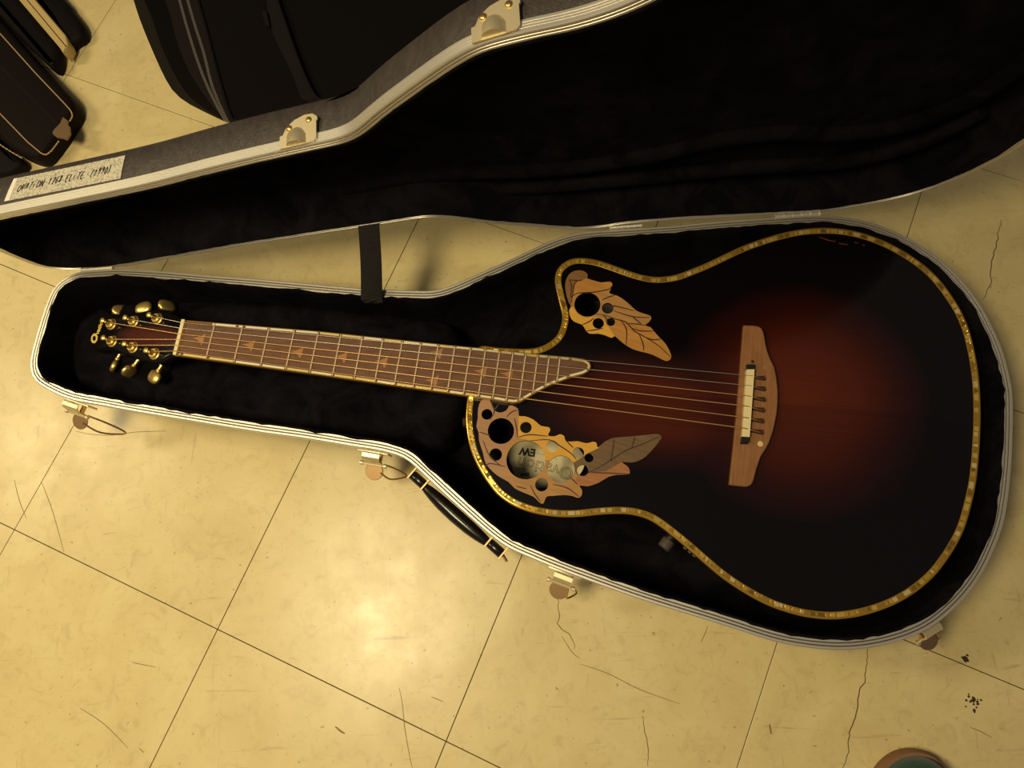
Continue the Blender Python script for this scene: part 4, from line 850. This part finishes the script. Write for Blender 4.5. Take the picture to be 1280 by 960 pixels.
# side hardware
def side(p): return nearest(BODY, p)
q, e_, o_ = side(D['KNOB'][0]); o3 = Vector((o_.x, o_.y, 0)); kc = Vector((q.x, q.y, .084))
kb = obj('control_knob', lathe(kc+o3*.004, o3, [(.0068, 0), (.0074, .001), (.0070, .0095), (.0060, .0105)], 18), M_KNOB, gt, 40, 'dark grey volume knob on the side of the body')
obj('knob_collar', lathe(kc-o3*.006, o3, [(.0085, 0), (.0085, .010)], 16), M_BOWL, kb, 40)
for a in range(3): obj('fader_tip', box(kc+Vector((e_.x, e_.y, 0))*(.018+.006*a)-o3*.001+Vector((0, 0, -.004)), .0036, .003, .0016, (e_.x, e_.y, 0), o3), M_KNOB, kb)
q, e_, o_ = side(D['STRBTN'][0]); o3 = Vector((o_.x, o_.y, 0))
obj('strap_button', lathe(Vector((q.x, q.y, .094))-o3*.003, o3, [(.0030, 0), (.0030, .004), (.0058, .0052), (.0064, .0072), (.0046, .0085)], 16), M_REDBTN, gt, 50, 'brown strap button')
# worn finish near the upper edge
for k, pts in enumerate(D['CHIP']): obj('finish_chip', ribbon(pts, .0012, ZS, .0001), M_CHIP, gt)

# ------------------------------------------------------------------ things behind
def ext(c, back=.5, tail=()):
    P = [Vector(p) for p in c]; d = (P[0]-P[2]).normalized(); d.z = 0
    T_ = [P[-1]]+[Vector(t_) for t_ in tail]; T2 = []
    for a, b in zip(T_, T_[1:]): T2 += [a.lerp(b, f/4) for f in (1, 2, 3, 4)]
    return [P[0]+d*back*f for f in (1, .7, .45, .25, .12, .05)]+P+T2
bag = thing('gig_bag', 'black padded nylon gig bag with zip lying behind the raised case lid', 'bag', (.45, .45, 0))
TAIL = lambda z, y0: [(.24, y0, z), (.45, y0-.02, z), (.85, y0+.0, z), (1.05, y0+.15, z)]
def rs(c, n=90): 
    c = catmull(c, 3, False); L = sum((b-a).length for a, b in zip(c, c[1:])); r = resample(c, L/n, False)
    return r[:n+1] if len(r) > n else r+[r[-1]]*(n+1-len(r))
cur = {}
for k, y0 in zip(range(7), (.235, .215, .195, .185, .18, .165, .16)): cur[k] = rs(ext(D['BAG%d' % k], .55, TAIL(D['BAG%d' % k][0][2], y0)))
def loft(*cs):
    V = []; F = []; n = len(cs[0])
    for c in cs: V += c
    for r in range(len(cs)-1):
        for i in range(n-1): F.append((r*n+i, r*n+i+1, (r+1)*n+i+1, (r+1)*n+i))
    return V, F
top_in = [p+Vector((.05, .03, .006)) for p in cur[6]]
far = [Vector((max(p.x+.06, .75), max(p.y, .30)+.06, .128)) for p in cur[6]]
far0 = [Vector((max(p.x+.06, 1.05), max(p.y, .45)+.08, .0)) for p in cur[6]]
obj('bag_body', loft(cur[5], cur[6], top_in, far, far0), M_NYLON, bag, 60)
obj('bottom_panel', loft(cur[0], cur[1]), M_NYLON2, bag, 60)
obj('gusset', loft(cur[1], cur[2]), M_NYLON3, bag, 60)
obj('zip_tape', loft(cur[2], cur[3], cur[4], cur[5]), M_NYLON2, bag, 60)
obj('piping', tube([p+Vector((0, 0, .001)) for p in cur[5]], .0034, 8), M_NYLON2, bag, 60)
obj('piping', tube([p+Vector((0, 0, -.001)) for p in cur[2]], .0012, 8), M_NYLON3, bag, 60)
zv = []
for a, b in ((3, .0018), (4, .0018)):
    c = resample(cur[a], .0032, False)
    for i, p in enumerate(c):
        if p.y < .15 or p.y > .62 or i == 0: continue
        t_ = (c[min(i+1, len(c)-1)]-c[i-1]).normalized(); q = Vector((t_.y, -t_.x, 0)).normalized()
        zv.append(box(p+Vector((0, 0, .0012)), .0018, .0036, .0016, t_, q))
obj('zip_teeth', joined(*zv), M_ZIP, bag, kind='stuff')
s0 = rs(ext(D['BAGS0'], .5, [(.29, .19, .121), (.34, .17, .121)])); s1 = rs(ext(D['BAGS1'], .5, [(.31, .19, .124), (.36, .17, .124)]))
obj('panel_seam', loft([p+Vector((0, 0, .003)) for p in s0], [p+Vector((0, 0, .007)) for p in s1]), M_NYLON2, bag, 60)
obj('piping', tube([p+Vector((0, 0, .006)) for p in s1], .0030, 8), M_NYLON2, bag, 60)
obj('tag', plate([Vector(p[:2]) for p in D['BAGTAG']], .121, .128), M_NYLON2, bag)

def casebox(nm_, pts, z1, m_, parent, r=.010):
    o = smoothed(resample(catmull([Vector(p[:2]) for p in pts], 3), .008), 1)
    return obj(nm_, sweep(o, [(.003, 0), (0, .006), (0, z1-r), (r*.15, z1-r*.45), (r*.5, z1-r*.12), (r, z1)], cap0=True, cap1=True), m_, parent, 50)
ca_ = thing('instrument_case', 'long dark brown case with two rows of tan stitching on the floor at upper left', 'case', (-.2, .35, 0))
casebox('case_shell', D['CA'], .032, M_CASEBR, ca_)
def stitches(line, z, nm_, parent, step=.0042):
    c = resample([Vector(p[:2]) for p in line], step, False); vfs = []
    for a, b in zip(c, c[1:]):
        m_ = (a+b)/2; d = (b-a).normalized()
        vfs.append(box((m_.x, m_.y, z+.0006), step*.78, .0015, .0012, (d.x, d.y, 0), (-d.y, d.x, 0)))
    return obj(nm_, joined(*vfs), M_THREAD, parent, kind='stuff')
stitches(D['CAS1'], .032, 'stitching', ca_); stitches(D['CAS2'], .032, 'stitching', ca_)
obj('seam', ribbon([Vector(p[:2]) for p in D['CASM']], .0018, .0318, .0006, taper=False), M_DARKLINE, ca_)
cl = [Vector(p[:2]) for p in D['CACLIP']]
obj('corner_clip', plate(cl, .031, .0340), M_CLIP, ca_, 0, 'bronze metal clip at the end')
cc_ = thing('low_case', 'black case with faint stitching below the brown stitched case at left edge', 'case', (-.3, .3, 0))
casebox('case_shell', D['CC'], .022, M_BLACKCASE, cc_); stitches(D['CCS'], .022, 'stitching', cc_, .007)
cb_ = thing('banded_case', 'black case with a cream band behind the brown stitched case at upper left', 'case', (-.2, .5, 0))
casebox('case_shell', D['CBL'], .024, M_BLACKCASE, cb_); casebox('case_shell', D['CBR'], .020, M_BLACKCASE, cb_)
bo = resample([Vector(p[:2]) for p in D['CBB']], .006)
obj('cream_band', sweep(bo, [(.001, .006), (0, .012), (0, .025), (.0015, .0265)], cap0=True, cap1=True), M_CREAM, cb_, 40, 'cream plastic band')
obj('seam', ribbon([Vector(p[:2]) for p in D['CBM']], .0012, .0263, .0005, taper=False), M_CASEBR, cb_)

# shoe at the lower edge
sh = thing('shoe', 'toe of a teal suede shoe with tan sole at the bottom edge', 'shoe', (.905, -.66, 0))
so = [Vector(p[:2]) for p in D['SHOE_SOLE']]; up_ = [Vector(p[:2]) for p in D['SHOE_UP']]
heel = [(.951, -.66), (.955, -.72), (.948, -.80), (.942, -.85), (.925, -.878), (.905, -.884), (.885, -.878), (.868, -.85), (.862, -.80), (.856, -.72), (.858, -.66)]
so = smoothed(resample(catmull(so+[Vector(p) for p in heel], 4), .006), 2)
obj('sole', sweep(so, [(.003, 0), (.0005, .002), (0, .006), (.0, .014), (.0015, .018), (.004, .018)], cap0=True, cap1=True), M_SOLE, sh, 50, 'tan rubber sole')
V = []; F = []; n = len(so); sc_ = Vector((.905, -.73))
for r in range(9):
    f = r/8
    for p in so:
        q = p+(sc_-p)*0; ins = .0045+.030*f**2.2
        back = max(0, min(1, (-.64-p.y)/.10)); h_ = .018+(.030+.030*back)*math.sin(f*math.pi/2)
        d = (sc_+Vector((0, max(-.08, min(.09, (p.y+.73)*.9))))-p); q = p+d.normalized()*min(ins, d.length*.95)
        V.append((q.x, q.y, h_))
for r in range(8):
    for i in range(n): F.append((r*n+i, r*n+(i+1) % n, (r+1)*n+(i+1) % n, (r+1)*n+i))
F.append(tuple(range(8*n, 9*n)))
obj('upper', (V, F), M_SUEDE, sh, 60, 'teal suede upper')
